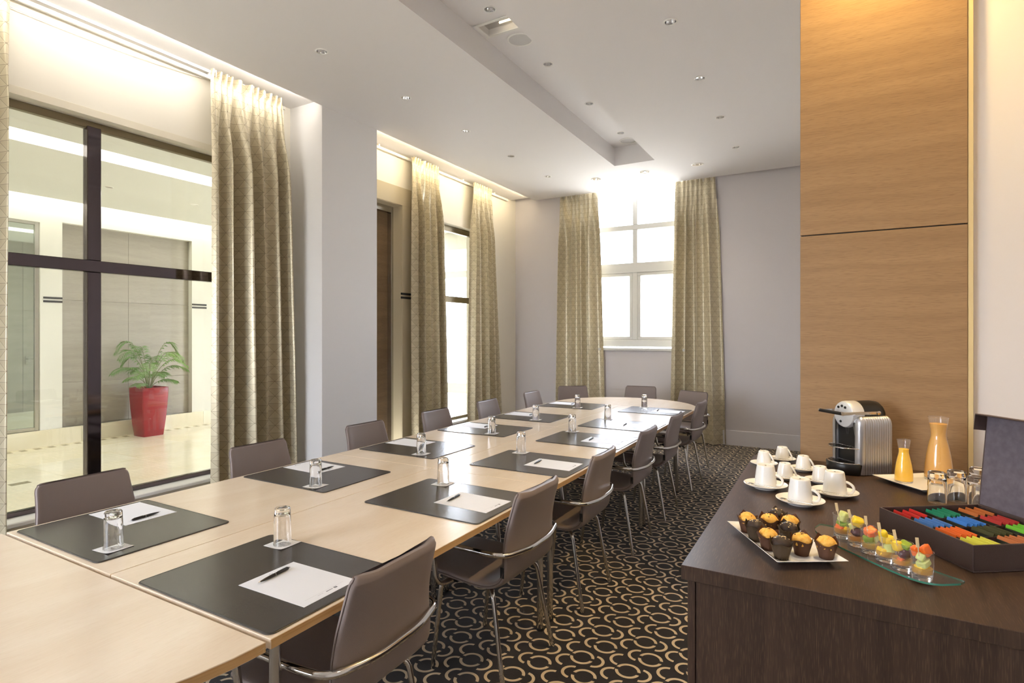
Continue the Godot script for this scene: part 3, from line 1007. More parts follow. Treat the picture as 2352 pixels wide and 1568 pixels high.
func build_curtains() -> void:
	var x := -4.54
	var n := Vector2(1, 0)
	curtain("patterned curtain cut off by the left edge of the photo", Vector2(x, -0.97), Vector2(x, -1.545), Vector2(x, -0.87), Vector2(x, -1.52), n, 3.738, 0.012, 4.5, 0.060, 7)
	curtain("long gathered patterned curtain at the right of the hall window, beside the pillar", Vector2(-4.50, -2.845), Vector2(-4.50, -3.555), Vector2(-4.50, -2.845), Vector2(-4.50, -3.675), n, 3.738, 0.012, 5.2, 0.110, 12)
	curtain("patterned curtain between the door and the bright slim window", Vector2(x, -5.48), Vector2(x, -6.02), Vector2(x, -5.49), Vector2(x, -6.17), n, 3.738, 0.012, 4.5, 0.075, 21)
	curtain("patterned curtain right of the slim window, near the room corner", Vector2(x, -6.86), Vector2(x, -7.33), Vector2(x, -6.78), Vector2(x, -7.68), n, 3.738, 0.012, 4.5, 0.078, 33)
	n = Vector2(0, 1)
	curtain("patterned curtain left of the end wall window", Vector2(-3.80, -8.225), Vector2(-3.17, -8.225), Vector2(-3.85, -8.195), Vector2(-3.06, -8.195), n, 3.73, 0.012, 4.0, 0.085, 44)
	curtain("patterned curtain right of the end wall window", Vector2(-1.98, -8.225), Vector2(-1.44, -8.225), Vector2(-2.06, -8.195), Vector2(-1.33, -8.195), n, 3.73, 0.012, 4.0, 0.088, 57)
	# rails
	var rails := [["near", V(-4.640, 3.705, -3.68), V(-4.620, 3.735, 2.4), "white curtain rail above the large hall window"], ["far", V(-4.640, 3.705, -8.0), V(-4.620, 3.735, -4.55), "white curtain rail above the slim window by the door"], ["end", V(-4.0, 3.745, -8.245), V(-1.2, 3.775, -8.225), "white curtain rail above the end wall window"]]
	for q in rails:
		var o := thing("curtain_rail", q[3], "curtain rail", (q[1] + q[2]) * 0.5, 0.0, "curtain rails")
		part("track", boxes([[q[1] - o.position, q[2] - o.position]], 0.002), M.white_trim, o)
		var lng: float = (q[2] - q[1]).z if q[0] != "end" else (q[2] - q[1]).x
		for i in 4:
			var t := -0.5 + (i + 0.5) / 4.0
			var c := V(0, 0.028, t * lng) if q[0] != "end" else V(t * lng, 0.20, 0)
			var hh := 0.013 if q[0] != "end" else 0.175
			part("bracket", boxes([[c - V(0.012, hh, 0.012), c + V(0.012, hh, 0.012)]]), M.white_trim, o)
	# draw cord sagging along the near rail
	var g := G.new()
	g.tube(spline([V(-4.645, 3.70, -0.9), V(-4.645, 3.655, -1.6), V(-4.645, 3.66, -2.3), V(-4.645, 3.70, -2.86)], 8), 0.003, 5)
	solo("draw_cord", g.done(), M.white_trim, "thin white draw cord sagging below the near curtain rail", "cord")
	# light strips in the curtain slots: behind the ceiling edge, and a thin line beside the near rail
	solo("cove_strip", boxes([[V(-4.228, 3.706, -3.65), V(-4.221, 3.75, 0.95)]]), M.led_white, "light strip hidden behind the ceiling edge above the large hall window", "light")
	solo("cove_strip", boxes([[V(-4.228, 3.706, -8.05), V(-4.221, 3.75, -4.55)]]), M.led_warm, "light strip hidden behind the ceiling edge above the door", "light")
	solo("slot_light", boxes([[V(-4.60, 3.749, -3.6), V(-4.57, 3.7545, 0.9)]]), M.led_line, "thin glowing white line beside the near curtain rail", "light")

# ---------------------------------------------------------------- ceiling fittings
func downlight(at: Vector3, r: float, called: String, label: String, group: String, shallow := false, lit := false) -> void:
	var o := thing(called, label, "downlight", at, 0.0, group)
	var g := G.new()
	var h := r * 0.80
	g.lathe([Vector2(r, 0.0), Vector2(r - 0.004, -0.004), Vector2(h + 0.003, -0.006), Vector2(h, -0.004), Vector2(h, 0.006)].map(func(v): return Vector2(v.x, v.y)), 28, Vector3.ZERO, Transform3D(Basis(), Vector3.ZERO))
	part("trim_ring", g.done(), M.white_trim, o)
	if shallow:
		g = G.new()
		g.lathe([Vector2(h, -0.002), Vector2(h * 0.55, -0.0015), Vector2(0, -0.0012)], 20)
		part("reflector", g.done(), M.lamp_reflector, o)
		return
	g = G.new()
	var cone := []
	for k in 9:
		var t := k / 8.0
		cone.append(Vector2(lerpf(h, h * 0.42, t * t), 0.002 + 0.075 * t))
	# faceted reflector
	var rings := []
	for v in cone:
		var ring := PackedVector3Array()
		for k in 12: ring.append(V(cos(TAU * k / 12) * v.x, v.y, -sin(TAU * k / 12) * v.x))
		ring.reverse()
		rings.append(ring)
	g.loft(rings, false, true, false)
	part("reflector", g.done(), M.lamp_reflector, o)
	g = G.new()
	g.lathe([Vector2(0.0, 0.034), Vector2(h * 0.28, 0.036), Vector2(h * 0.33, 0.050), Vector2(h * 0.25, 0.076)], 14)
	part("bulb", g.done(), M.bulb_on if lit else M.bulb_off, o)
	if lit:
		var l := spot("far_lamp_light", at + V(0, -0.012, 0), at + V(0, -1, 0), C(255, 240, 214), 0.5, 55.0, 0.04)

func build_ceiling_fittings() -> void:
	for k in LEFT_LAMPS.size():
		downlight(V(-3.415, CEIL, LEFT_LAMPS[k]), 0.050, "downlight", "round chrome downlight, %s from the camera in the ceiling row nearest the curtains" % ORD[k], "downlights of the curtain side row")
	for k in RIGHT_LAMPS.size():
		downlight(V(-0.988, CEIL, RIGHT_LAMPS[k]), 0.050, "downlight", "round chrome downlight, %s from the camera in the row nearest the oak panel" % ORD[k], "downlights of the oak panel side row")
	for k in RECESS_LAMPS.size():
		downlight(V(-2.21, 3.93, RECESS_LAMPS[k]), 0.050, "downlight", "round chrome downlight inside the ceiling recess, %s from the camera" % ORD[k], "downlights in the recess")
	var nm := ["left", "middle", "right"]
	for k in 3:
		downlight(V(FAR_LAMPS[k], CEIL, -7.446), 0.078, "large_downlight", "%s of three larger lit downlights near the end wall window" % nm[k], "lit downlights at the end wall", false, true)
	downlight(V(0.2, CEIL, -2.86), 0.078, "wall_washer", "warm downlight washing the top of the oak panel", "", false, true)
	spot("panel_wash_light", V(0.2, CEIL - 0.02, -2.86), V(0.19, 2.6, -2.98), C(255, 212, 112), 3.0, 58.0, 0.05)
	downlight(V(0.2, CEIL, -1.75), 0.078, "counter_downlight", "warm downlight above the near end of the sideboard", "", false, false)
	spot("counter_light", V(0.2, CEIL - 0.02, -1.75), V(0.12, 0.93, -2.1), C(255, 234, 204), 2.8, 34.0, 0.05)
	# rectangular recessed lamp
	var o := thing("recessed_lamp", "rectangular recessed lamp with a glass cover in the ceiling recess", "lamp", V(-2.2075, 3.93, -3.785))
	var g := G.new()
	for b in [[V(-0.235, -0.006, -0.105), V(-0.205, 0.0, 0.105)], [V(0.205, -0.006, -0.105), V(0.235, 0.0, 0.105)], [V(-0.205, -0.006, -0.105), V(0.205, 0.0, -0.078)], [V(-0.205, -0.006, 0.078), V(0.205, 0.0, 0.105)]]:
		g.box(b[0], b[1], 0.002)
	part("frame", g.done(), M.white_trim, o)
	part("housing", boxes([[V(-0.205, 0.05, -0.078), V(0.205, 0.056, 0.078)]]), M.steel, o)
	part("glass_cover", boxes([[V(-0.204, 0.002, -0.077), V(0.204, 0.005, 0.077)]]), M.pane, o)
	g = G.new()
	g.tube(PackedVector3Array([V(-0.06, 0.03, 0), V(0.06, 0.03, 0)]), 0.008)
	part("lamp_tube", g.done(), M.bulb_on, o)
	# loudspeakers
	var sp := [[-4.035, "nearer round ceiling loudspeaker in the recess, beside the rectangular lamp"], [-6.80, "farther round ceiling loudspeaker at the end of the recess"]]
	for q in sp:
		o = thing("ceiling_speaker", q[1], "loudspeaker", V(-2.22, 3.93, q[0]), 0.0, "ceiling loudspeakers")
		g = G.new()
		g.lathe([Vector2(0.092, -0.004), Vector2(0.094, -0.008), Vector2(0.103, -0.007), Vector2(0.104, 0.0)], 32)
		part("rim", g.done(), M.white_trim, o)
		g = G.new()
		g.lathe([Vector2(0.0, -0.0065), Vector2(0.05, -0.006), Vector2(0.092, -0.004)], 32)
		part("grille", g.done(), M.speaker_grille, o)

# ---------------------------------------------------------------- table
func d_ring(r: float, y: float, sgn: float, e := 0.0) -> PackedVector3Array:
	# half disc: straight side on z = 0, round side towards sgn * z; counter-clockwise seen from above
	var out := PackedVector3Array()
	var n := 28
	for k in n + 1:
		var a := PI * k / n
		var p := V(cos(a) * (r - e), y, -sin(a) * (r - e) - e)      # round side towards -z
		out.append(p if sgn < 0 else V(-p.x, y, -p.z))
	return out

func build_tables() -> void:
	var legs := func(o: Node3D, spots: Array) -> void:
		for s in spots:
			var g := G.new()
			g.tube(PackedVector3Array([V(s.x, 0.012, s.y), V(s.x, 0.714, s.y)]), 0.016, 12)
			var lg := part("leg", g.done(), M.chrome, o)
			g = G.new()
			g.lathe([Vector2(0, 0.0), Vector2(0.019, 0.0), Vector2(0.019, 0.012), Vector2(0.0, 0.013)], 12, V(s.x, 0, s.y))
			part("foot", g.done(), M.tag_black, lg)
	var z0 := [-0.965, -2.682, -4.399]
	var who := ["nearest the camera", "in the middle", "farthest from the camera"]
	for side in 2:
		for k in 3:
			var xc := -2.474 if side == 0 else -1.670
			var zc: float = z0[k] - 1.714 / 2
			var o := thing("table", "rectangular beech table module on the %s side, %s" % ["window" if side == 0 else "sideboard", who[k]], "table", V(xc, 0, zc), 0.0, "rectangular beech table modules")
			var g := G.new()
			g.slab(0.801, 1.713, 0.004, 0.7125, TABLE, 0.0015)
			part("tabletop", g.done(), M.beech, o)
			# edge bands, proud by half a millimetre
			part("edge_band", boxes([[V(-0.4012, 0.714, -0.855), V(-0.4006, 0.7385, 0.855)]]), M.beech_edge, o)
			part("edge_band", boxes([[V(0.4006, 0.714, -0.855), V(0.4012, 0.7385, 0.855)]]), M.beech_edge, o)
			part("apron", boxes([[V(-0.31, 0.672, -0.80), V(0.31, 0.7125, -0.77)], [V(-0.31, 0.672, 0.77), V(0.31, 0.7125, 0.80)], [V(-0.33, 0.672, -0.80), V(-0.30, 0.7125, 0.80)], [V(0.30, 0.672, -0.80), V(0.33, 0.7125, 0.80)]], 0.002), M.dark_metal, o)
			var zb: float = [-0.80, -0.835, -0.30][k]
			legs.call(o, [Vector2(-0.345, zb), Vector2(0.345, zb), Vector2(-0.345, 0.80), Vector2(0.345, 0.80)])
	# half round ends
	for e in 2:
		var sg := 1.0 if e == 0 else -1.0
		var zc := -0.951 if e == 0 else -6.119
		var o := thing("end_table", "half round beech table end %s" % ["in the near left corner, closest to the camera" if e == 0 else "at the far end, below the bright window"], "table", V(-2.072, 0, zc), 0.0, "half round table ends")
		var g := G.new()
		var R := 0.802
		g.loft([d_ring(R, 0.7125, sg, 0.0015), d_ring(R, 0.714, sg)], false, false, false)
		g.loft([d_ring(R, 0.714, sg), d_ring(R, 0.7385, sg)], false, false, false)
		g.loft([d_ring(R, 0.7385, sg), d_ring(R, 0.74, sg, 0.0015)], false, false, false)
		g.fan(d_ring(R, 0.7125, sg, 0.0015), true)
		g.fan(d_ring(R, 0.74, sg, 0.0015))
		part("tabletop", g.done(), M.beech, o)
		g = G.new()
		var r0 := d_ring(R + 0.0006, 0.715, sg)
		var r1 := d_ring(R + 0.0006, 0.738, sg)
		g.smooth()
		for k in r0.size() - 1: g.quad(r0[k], r0[k + 1], r1[k + 1], r1[k])
		part("edge_band", g.done(), M.beech_edge, o)
		if e == 0:
			# splintered corner of the near end
			g = G.new()
			g.flat()
			var q := [V(0.7995, 0.7135, 0.012), V(0.8030, 0.7138, 0.006), V(0.8032, 0.729, 0.004), V(0.8015, 0.724, 0.022), V(0.7985, 0.7135, 0.052)]
			for k in range(1, 4): g.tri(q[0], q[k], q[k + 1])
			part("chipped_corner", g.done(), M.pick_wood, o, "splintered pale corner of the edge band")
		legs.call(o, [Vector2(-0.55, 0.17 * sg), Vector2(0.55, 0.17 * sg), Vector2(0.0, 0.36 * sg)])

# ---------------------------------------------------------------- chairs
# forward is -z; origin on the floor
func chair_meshes() -> Dictionary:
	var d := {}
	var prof := spline([V(0, 0.447, -0.262), V(0, 0.452, -0.235), V(0, 0.447, -0.10), V(0, 0.440, 0.03), V(0, 0.447, 0.115), V(0, 0.480, 0.172), V(0, 0.535, 0.194), V(0, 0.62, 0.208), V(0, 0.73, 0.232), V(0, 0.795, 0.250), V(0, 0.815, 0.2555), V(0, 0.835, 0.261)], 6)
	var n := prof.size()
	var rings := []
	var cut := 0
	var half := 0.017
	for i in range(-2, n + 2):
		var ii := clampi(i, 0, n - 1)
		var t: float = clampf((prof[ii].z + 0.262) / 0.40, 0.0, 1.0) * 0.45 if prof[ii].y < 0.47 else lerpf(0.45, 1.0, (prof[ii].y - 0.47) / 0.365)
		var tang := (prof[mini(ii + 1, n - 1)] - prof[maxi(ii - 1, 0)]).normalized()
		var nrm := V(0, tang.z, -tang.y)                   # towards the sitter: up on the seat, forward on the back
		if nrm.y < 0 and t < 0.4: nrm = -nrm
		var ctr := prof[ii]
		var hw: float
		if t < 0.4: hw = lerpf(0.212, 0.226, sin(t / 0.4 * PI * 0.5))
		else: hw = lerpf(0.226, 0.196, smoothstep(0.45, 1.0, t))
		# rounded corners at front and top
		var endd: float = minf(prof[ii].distance_to(prof[0]), prof[ii].distance_to(prof[n - 1]))
		if endd < 0.03 and (t < 0.2 or t > 0.8):
			var q := 1.0 - endd / 0.03
			hw -= 0.009 * (1.0 - sqrt(maxf(0.0, 1.0 - q * q)))
		var h := half
		if i < 0:
			h = half * [0.30, 0.78][i + 2]; ctr -= tang * half * [0.95, 0.6][i + 2]; hw -= [0.012, 0.004][i + 2]
		if i >= n:
			h = half * [0.78, 0.30][i - n]; ctr += tang * half * [0.6, 0.95][i - n]; hw -= [0.004, 0.012][i - n]
		var curve := lerpf(0.004, 0.030, smoothstep(0.45, 0.8, t))
		var ring := PackedVector3Array()
		var m := 26
		for k in m:
			var a := TAU * k / m
			var cx := signf(cos(a)) * pow(absf(cos(a)), 0.22)
			var cy := signf(sin(a)) * pow(absf(sin(a)), 0.5)
			var s := clampf(cx, -1.0, 1.0)
			var x := s * hw
			ring.append(ctr + V(x, 0, 0) + nrm * (cy * h + curve * s * s))
		rings.append(ring)
		if t < 0.47: cut = rings.size()
	# one continuous skin, cut into seat and backrest at the bend; normals come from the whole skin
	var full := G.new()
	full.loft(rings, true, true)
	var seat := G.new()
	seat.loft(rings.slice(0, cut + 1), true, false)
	var back := G.new()
	back.loft(rings.slice(cut, rings.size()), false, true)
	d.seat = seat.done()
	d.back = back.done()
	# piping along both edges
	var g := G.new()
	for sx in [0, 13]:
		var path := PackedVector3Array()
		for i in range(1, rings.size() - 1): path.append(rings[i][sx])
		g.tube(path, 0.0024, 5)
	var top := PackedVector3Array()
	var lastr: PackedVector3Array = rings[rings.size() - 2]
	for k in 14: top.append(lastr[k])
	g.tube(top, 0.0022, 5)
	d.piping = g.done()
	# arm rail: one chrome tube round the back, down at the front and under the seat
	g = G.new()
	var pts := []
	for s in [1.0, -1.0]:
		var h := [V(s * 0.12, 0.418, -0.10), V(s * 0.262, 0.412, -0.135), V(s * 0.268, 0.612, -0.165), V(s * 0.264, 0.607, 0.10), V(s * 0.247, 0.602, 0.203), V(s * 0.10, 0.598, 0.243)]
		if s < 0: h.reverse()
		pts += h
	g.tube(bend(pts, 0.05, 6), 0.0118, 10)
	d.rail = g.done()
	g = G.new()
	g.tube(bend([V(0.14, 0.420, 0.06), V(0.196, 0.412, 0.115), V(0.226, 0.006, 0.190)], 0.05, 5), 0.0105, 10)
	d.rear_leg = g.done()
	g = G.new()
	g.tube(bend([V(-0.14, 0.420, 0.06), V(-0.196, 0.412, 0.115), V(-0.226, 0.006, 0.190)], 0.05, 5), 0.0105, 10)
	d.rear_leg2 = g.done()
	g = G.new()
	g.tube(bend([V(0.16, 0.418, -0.10), V(0.205, 0.405, -0.155), V(0.215, 0.006, -0.20)], 0.05, 5), 0.0105, 10)
	d.front_leg = g.done()
	g = G.new()
	g.tube(bend([V(-0.16, 0.418, -0.10), V(-0.205, 0.405, -0.155), V(-0.215, 0.006, -0.20)], 0.05, 5), 0.0105, 10)
	d.front_leg2 = g.done()
	d.plate = boxes([[V(-0.18, 0.405, -0.115), V(0.18, 0.426, -0.085)], [V(-0.15, 0.405, 0.045), V(0.15, 0.426, 0.075)]], 0.003)
	d.tag = boxes([[V(-0.2265, 0.50, 0.172), V(-0.2235, 0.545, 0.190)]], 0.0005)
	return d

func build_chairs() -> void:
	var cm := chair_meshes()
	var make := func() -> Node3D:
		var o := Node3D.new()
		part("seat", cm.seat, M.leather, o)
		part("backrest", cm.back, M.leather, o)
		part("piping", cm.piping, M.piping, o)
		part("arm_rail", cm.rail, M.chrome, o, "chrome arm rail looping round the back")
		part("leg", cm.rear_leg, M.chrome, o)
		part("leg", cm.rear_leg2, M.chrome, o)
		part("leg", cm.front_leg, M.chrome, o)
		part("leg", cm.front_leg2, M.chrome, o)
		part("cross_bar", cm.plate, M.dark_metal, o)
		part("label_tag", cm.tag, M.tag_black, o, "small black fabric tag")
		return o
	var proto: Node3D = make.call()
	var first := true
	var list := []
	var rz := [-1.325, -2.285, -3.115, -4.03, -4.86, -5.90]
	var lz := [-1.345, -2.275, -3.195, -4.075, -4.95, -5.935]
	for k in 6:
		list.append([V(-1.395, 0, rz[k]), PI / 2 + [0.02, -0.02, 0.02, 0.0, 0.02, -0.02][k], "taupe chair on the sideboard side, %s from the camera" % ORD[k], "chairs on the sideboard side"])
	for k in 6:
		list.append([V(-2.88, 0, lz[k]), -PI / 2 + [0.03, -0.02, -0.02, 0.0, 0.02, 0.0][k], "taupe chair on the window side, %s from the camera" % ORD[k], "chairs on the window side"])
	list.append([V(-2.83, 0, -6.66), PI + 0.70, "taupe chair at the round end, in front of the left end wall curtain", "chairs round the far table end"])
	list.append([V(-2.17, 0, -7.02), PI + 0.10, "taupe chair at the round end, below the end wall window", "chairs round the far table end"])
	list.append([V(-1.545, 0, -6.70), PI - 0.42, "taupe chair at the round end, in front of the right end wall curtain", "chairs round the far table end"])
	for q in list:
		var o: Node3D = proto if first else proto.duplicate()
		first = false
		o.name = numbered("conference_chair")
		add_child(o)
		o.position = q[0]
		o.rotation.y = q[1]
		tag(o, q[2], "chair", q[3])

# ---------------------------------------------------------------- place settings
func build_settings() -> void:
	var g := G.new()
	g.slab(0.645, 0.502, 0.022, 0.0, 0.0035, 0.0012)
	var pad_m := g.done()
	g = G.new()
	# stitched rim, a hair proud of the pad
	var rim := G.rr(0.637, 0.494, 0.019, 0.0035)
	rim.append(rim[0])
	g.tube(rim, 0.0008, 4, false)
	var rim_m := g.done()
	g = G.new()
	g.flat()
	# sheet: head of the page towards -x, foot towards +x (sitter at +x)
	g.box(V(-0.1485, 0, -0.105), V(0.1485, 0.0004, 0.105))
	g.flat()
	g.quad(V(-0.1485, 0.00045, 0.105), V(0.1485, 0.00045, 0.105), V(0.1485, 0.00045, -0.105), V(-0.1485, 0.00045, -0.105), Vector2(0, 0), Vector2(0, 1), Vector2(1, 1), Vector2(1, 0))
	var paper_m := g.done()
	# pen: barrel, tip, ring, button, clip
	g = G.new()
	var t := Transform3D(Basis(Vector3(0, 0, 1), Vector3(1, 0, 0), Vector3(0, 1, 0)), Vector3.ZERO)
	g.lathe([Vector2(0.0018, -0.060), Vector2(0.0040, -0.042), Vector2(0.0052, -0.02), Vector2(0.0052, 0.052), Vector2(0.0042, 0.056), Vector2(0, 0.056)], 10, Vector3.ZERO, t)
	var barrel_m := g.done()
	g = G.new()
	g.lathe([Vector2(0, -0.0685), Vector2(0.0007, -0.068), Vector2(0.0018, -0.060)], 8, Vector3.ZERO, t)
	var tip_m := g.done()
	g = G.new()
	g.lathe([Vector2(0.0054, -0.001), Vector2(0.0056, 0.0), Vector2(0.0054, 0.001)], 10, Vector3.ZERO, t)
	var ring_m := g.done()
	g = G.new()
	g.lathe([Vector2(0.0022, 0.056), Vector2(0.0024, 0.063), Vector2(0, 0.064)], 8, Vector3.ZERO, t)
	var button_m := g.done()
	var clip_m := boxes([[V(0.010, 0.0050, -0.0012), V(0.050, 0.0062, 0.0012)]])
	# paper mat, slightly curled
	g = G.new()
	g.smooth()
	var nn := 8
	for i in nn:
		for k in nn:
			var f := func(a: int, b: int) -> Vector3:
				var u := float(a) / nn * 2 - 1
				var w := float(b) / nn * 2 - 1
				return V(u * 0.047, 0.0006 + 0.0028 * pow(maxf(0, u * w), 3) + 0.001 * u * u, w * 0.047)
			var uv := func(a: int, b: int) -> Vector2: return Vector2(float(a) / nn, float(b) / nn)
			g.quad(f.call(i, k + 1), f.call(i + 1, k + 1), f.call(i + 1, k), f.call(i, k), uv.call(i, k + 1), uv.call(i + 1, k + 1), uv.call(i + 1, k), uv.call(i, k))
	var coaster_m := g.done()
	var glass_m := tumbler(0.0325, 0.0285, 0.136, 0.0016, 0.020)
	var pz := [[-1.235, -2.234, -3.113, -3.995, -4.81, -5.815], [-1.222, -2.217, -3.10, -3.975, -4.763, -5.81]]
	for side in 2:
		var s := -1.0 if side == 0 else 1.0                  # sitter side
		var where := "window" if side == 0 else "sideboard"
		for k in 6:
			var z: float = pz[side][k]
			var xp := -2.528 if side == 0 else -1.606
			var pos := "%s from the camera on the %s side" % [ORD[k], where]
			var o := thing("desk_pad", "black leather desk pad, %s" % pos, "desk pad", V(xp, TABLE + 0.0003, z), 0.0, "black desk pads")
			part("mat", pad_m, M.pad, o)
			part("rim", rim_m, M.pad_edge, o)
			var top := TABLE + 0.0040
			# A4 sheet
			var xs := -2.682 if side == 0 else -1.476
			var zs: float = z + (-0.105 if side == 0 else -0.002)
			if side == 1 and k == 5: zs = z - 0.01
			solo("letter_paper", paper_m, M.paper, "white printed sheet, %s" % pos, "paper", V(xs, top, zs), (0.0 if side == 1 else PI) + [0.01, -0.04, 0.0, 0.0, 0.0, 0.0][k], "white sheets on the desk pads")
			# pen across the head of the sheet
			var pn := thing("pen", "black ballpoint pen on the sheet, %s" % pos, "pen", V(xs - s * (0.105 if side == 1 else 0.108), top + 0.0058, zs + 0.005), (PI / 2 + 0.10) if side == 1 else (-PI / 2 + 0.12), "black pens")
			part("barrel", barrel_m, M.pen_black, pn)
			part("tip", tip_m, M.pen_silver, pn)
			part("ring", ring_m, M.pen_silver, pn)
			part("button", button_m, M.pen_silver, pn)
			part("clip", clip_m, M.pen_black, pn)
			# coaster and upturned glass
			var xg: float = (-2.307 - [0.0, 0.033, 0.055, 0.055, 0.085, 0.09][k]) if side == 0 else (-1.80 - [0.0, -0.01, 0.012, 0.045, 0.025, -0.015][k])
			var zg: float = z + (0.155 if side == 0 else -0.193)
			if side == 0: zg = [-1.085, -2.05, -2.942, -3.825, -4.645, -5.635][k]
			else: zg = [-1.42, -2.412, -3.305, -4.23, -5.0, -6.03][k]
			solo("coaster", coaster_m, M.coaster, "white paper coaster, %s" % pos, "coaster", V(xg, top, zg), 0.1 if side == 0 else 0.05, "white paper coasters")
			solo("water_glass", glass_m, M.glass, "clear tumbler upside down on its coaster, %s" % pos, "glass", V(xg, top + 0.0012, zg), 0.0, "upturned water glasses on the table")

# tumbler standing upside down: mouth radius, base radius, height, wall, base thickness
func tumbler(rm: float, rb: float, h: float, wall: float, base: float) -> ArrayMesh:
	var g := G.new()
	g.lathe([Vector2(rm - wall, 0.0), Vector2(rm - wall * 0.3, 0.0), Vector2(rm, 0.0015), Vector2(lerpf(rm, rb, 0.5), h * 0.5), Vector2(rb, h - 0.004), Vector2(rb - 0.003, h), Vector2(rb * 0.8, h), Vector2(rb * 0.7, h - 0.002), Vector2(0, h - 0.003)], 28)
	g.lathe([Vector2(0, h - base), Vector2(rb * 0.7, h - base - 0.001), Vector2(rb - wall * 1.6, h - base - 0.007), Vector2(lerpf(rm, rb, 0.5) - wall, h * 0.5), Vector2(rm - wall, 0.0)], 28)
	return g.done()

# ---------------------------------------------------------------- sideboard
func build_counter() -> void:
	var o := thing("sideboard", "dark brown wooden sideboard with a thick overhanging top", "sideboard", V(0.276, 0, -2.28))
	var x0 := -0.347 - 0.276
	var x1 := 0.897 - 0.276
	var z0 := -3.058 + 2.28
	var z1 := -1.50 + 2.28
	part("worktop", boxes([[V(x0, 0.893, z0), V(x1, COUNTER, z1)]], 0.0012), M.wenge, o)
	part("side_panel", boxes([[V(x0 + 0.014, 0, z0 + 0.01), V(x0 + 0.033, 0.893, z1 - 0.012)]], 0.001), M.wenge, o)
	part("front_panel", boxes([[V(x0 + 0.034, 0, z1 - 0.035), V(x1, 0.893, z1 - 0.016)]], 0.001), M.wenge, o)
	part("back_panel", boxes([[V(x0 + 0.034, 0, z0 + 0.01), V(x1, 0.893, z0 + 0.025)]], 0.001), M.wenge, o)
	part("floor_panel", boxes([[V(x0 + 0.034, 0.05, z0 + 0.026), V(x1, 0.068, z1 - 0.036)]], 0.001), M.wenge, o)

func plate(w: float, d: float, h: float) -> ArrayMesh:
	# rectangular dish: small flat foot, sides flaring up, corners drawn out
	var g := G.new()
	var ring := func(k: float, y: float, up: float) -> PackedVector3Array:
		var out := PackedVector3Array()
		var n := 10
		var cs := [V(1, 0, 1), V(1, 0, -1), V(-1, 0, -1), V(-1, 0, 1)]
		for c in 4:
			for i in n:
				var t := float(i) / n
				var p: Vector3 = cs[c].lerp(cs[(c + 1) % 4], t)
				var mid := 1.0 - pow(2 * t - 1, 2.0)            # 0 at corners, 1 in the middle of a side
				out.append(V(p.x * w / 2 * k * (1.0 - 0.02 * mid), y - up * 0.4 * mid, p.z * d / 2 * k * (1.0 - 0.02 * mid)))
		return out
	g.loft([ring.call(0.70, 0.0, 0.0), ring.call(0.74, 0.001, 0.0), ring.call(0.80, 0.006, 0.0), ring.call(0.97, h - 0.003, 0.004), ring.call(1.0, h - 0.001, 0.004), ring.call(0.995, h, 0.004), ring.call(0.97, h - 0.001, 0.004), ring.call(0.82, 0.010, 0.0), ring.call(0.76, 0.009, 0.0)], true, false)
	g.fan(ring.call(0.76, 0.009, 0.0))
	return g.done()

func muffin(label: String, at: Vector3, dark: bool, turn: float, sd: int) -> void:
	var r := RandomNumberGenerator.new()
	r.seed = sd
	var o := thing("muffin", label, "muffin", at, turn, "mini muffins on the white plate")
	# pleated paper cup with four tall points
	var g := G.new()
	g.smooth()
	var n := 48
	var rows := [[0.0, 0.0170, 0.0], [0.015, 0.0205, 0.3], [0.030, 0.0245, 0.7], [0.038, 0.0265, 1.0], [1.0, 0.0295, 1.0]]
	var P := []
	for q in rows:
		var ring := PackedVector3Array()
		for k in n:
			var a := TAU * k / n
			var sw := absf(fmod(a / TAU * 4.0 + 0.5, 1.0) - 0.5) * 2.0        # 0 at points
			var y: float = q[0]
			var rad: float = q[1] + 0.0007 * cos(a * 12.0) * q[2]
			if q[0] == 1.0:
				y = 0.037 + 0.019 * pow(1.0 - sw, 0.9) * (0.8 + 0.35 * sin(a * 1.0 + sd))
				rad += 0.0035 * (1.0 - sw) * sin(a * 2.0 + sd * 1.7)
			ring.append(V(cos(a) * rad, y, -sin(a) * rad))
		P.append(ring)
	g.loft(P, true, false)
	part("paper_cup", g.done(), M.muffin_paper_dark if dark else M.muffin_paper, o)
	g = G.new()
	var nz := FastNoiseLite.new()
	nz.seed = sd
	nz.frequency = 2.2
	g.ball(V(0, 0.036, 0), V(0.0250, 0.0220, 0.0250), 20, 12, func(v: Vector3) -> float: return nz.get_noise_3dv(v) * 0.10)
	part("cake", g.done(), M.cake_dark if dark else M.cake, o)
	if dark or sd % 2 == 0:
		g = G.new()
		for k in (16 if dark else 5):
			var a := r.randf() * TAU
			var f := r.randf_range(0.1, 0.85)
			var v := V(cos(a) * f, 0, sin(a) * f)
			v.y = sqrt(1.0 - f * f)
			g.ball(V(0, 0.036, 0) + v * V(0.0250, 0.0225, 0.0250), V(0.0016, 0.0012, 0.0018) * r.randf_range(0.8, 1.3), 6, 4)
		part("topping", g.done(), M.sugar if dark else M.cake_dark, o).set_meta("kind", "stuff")

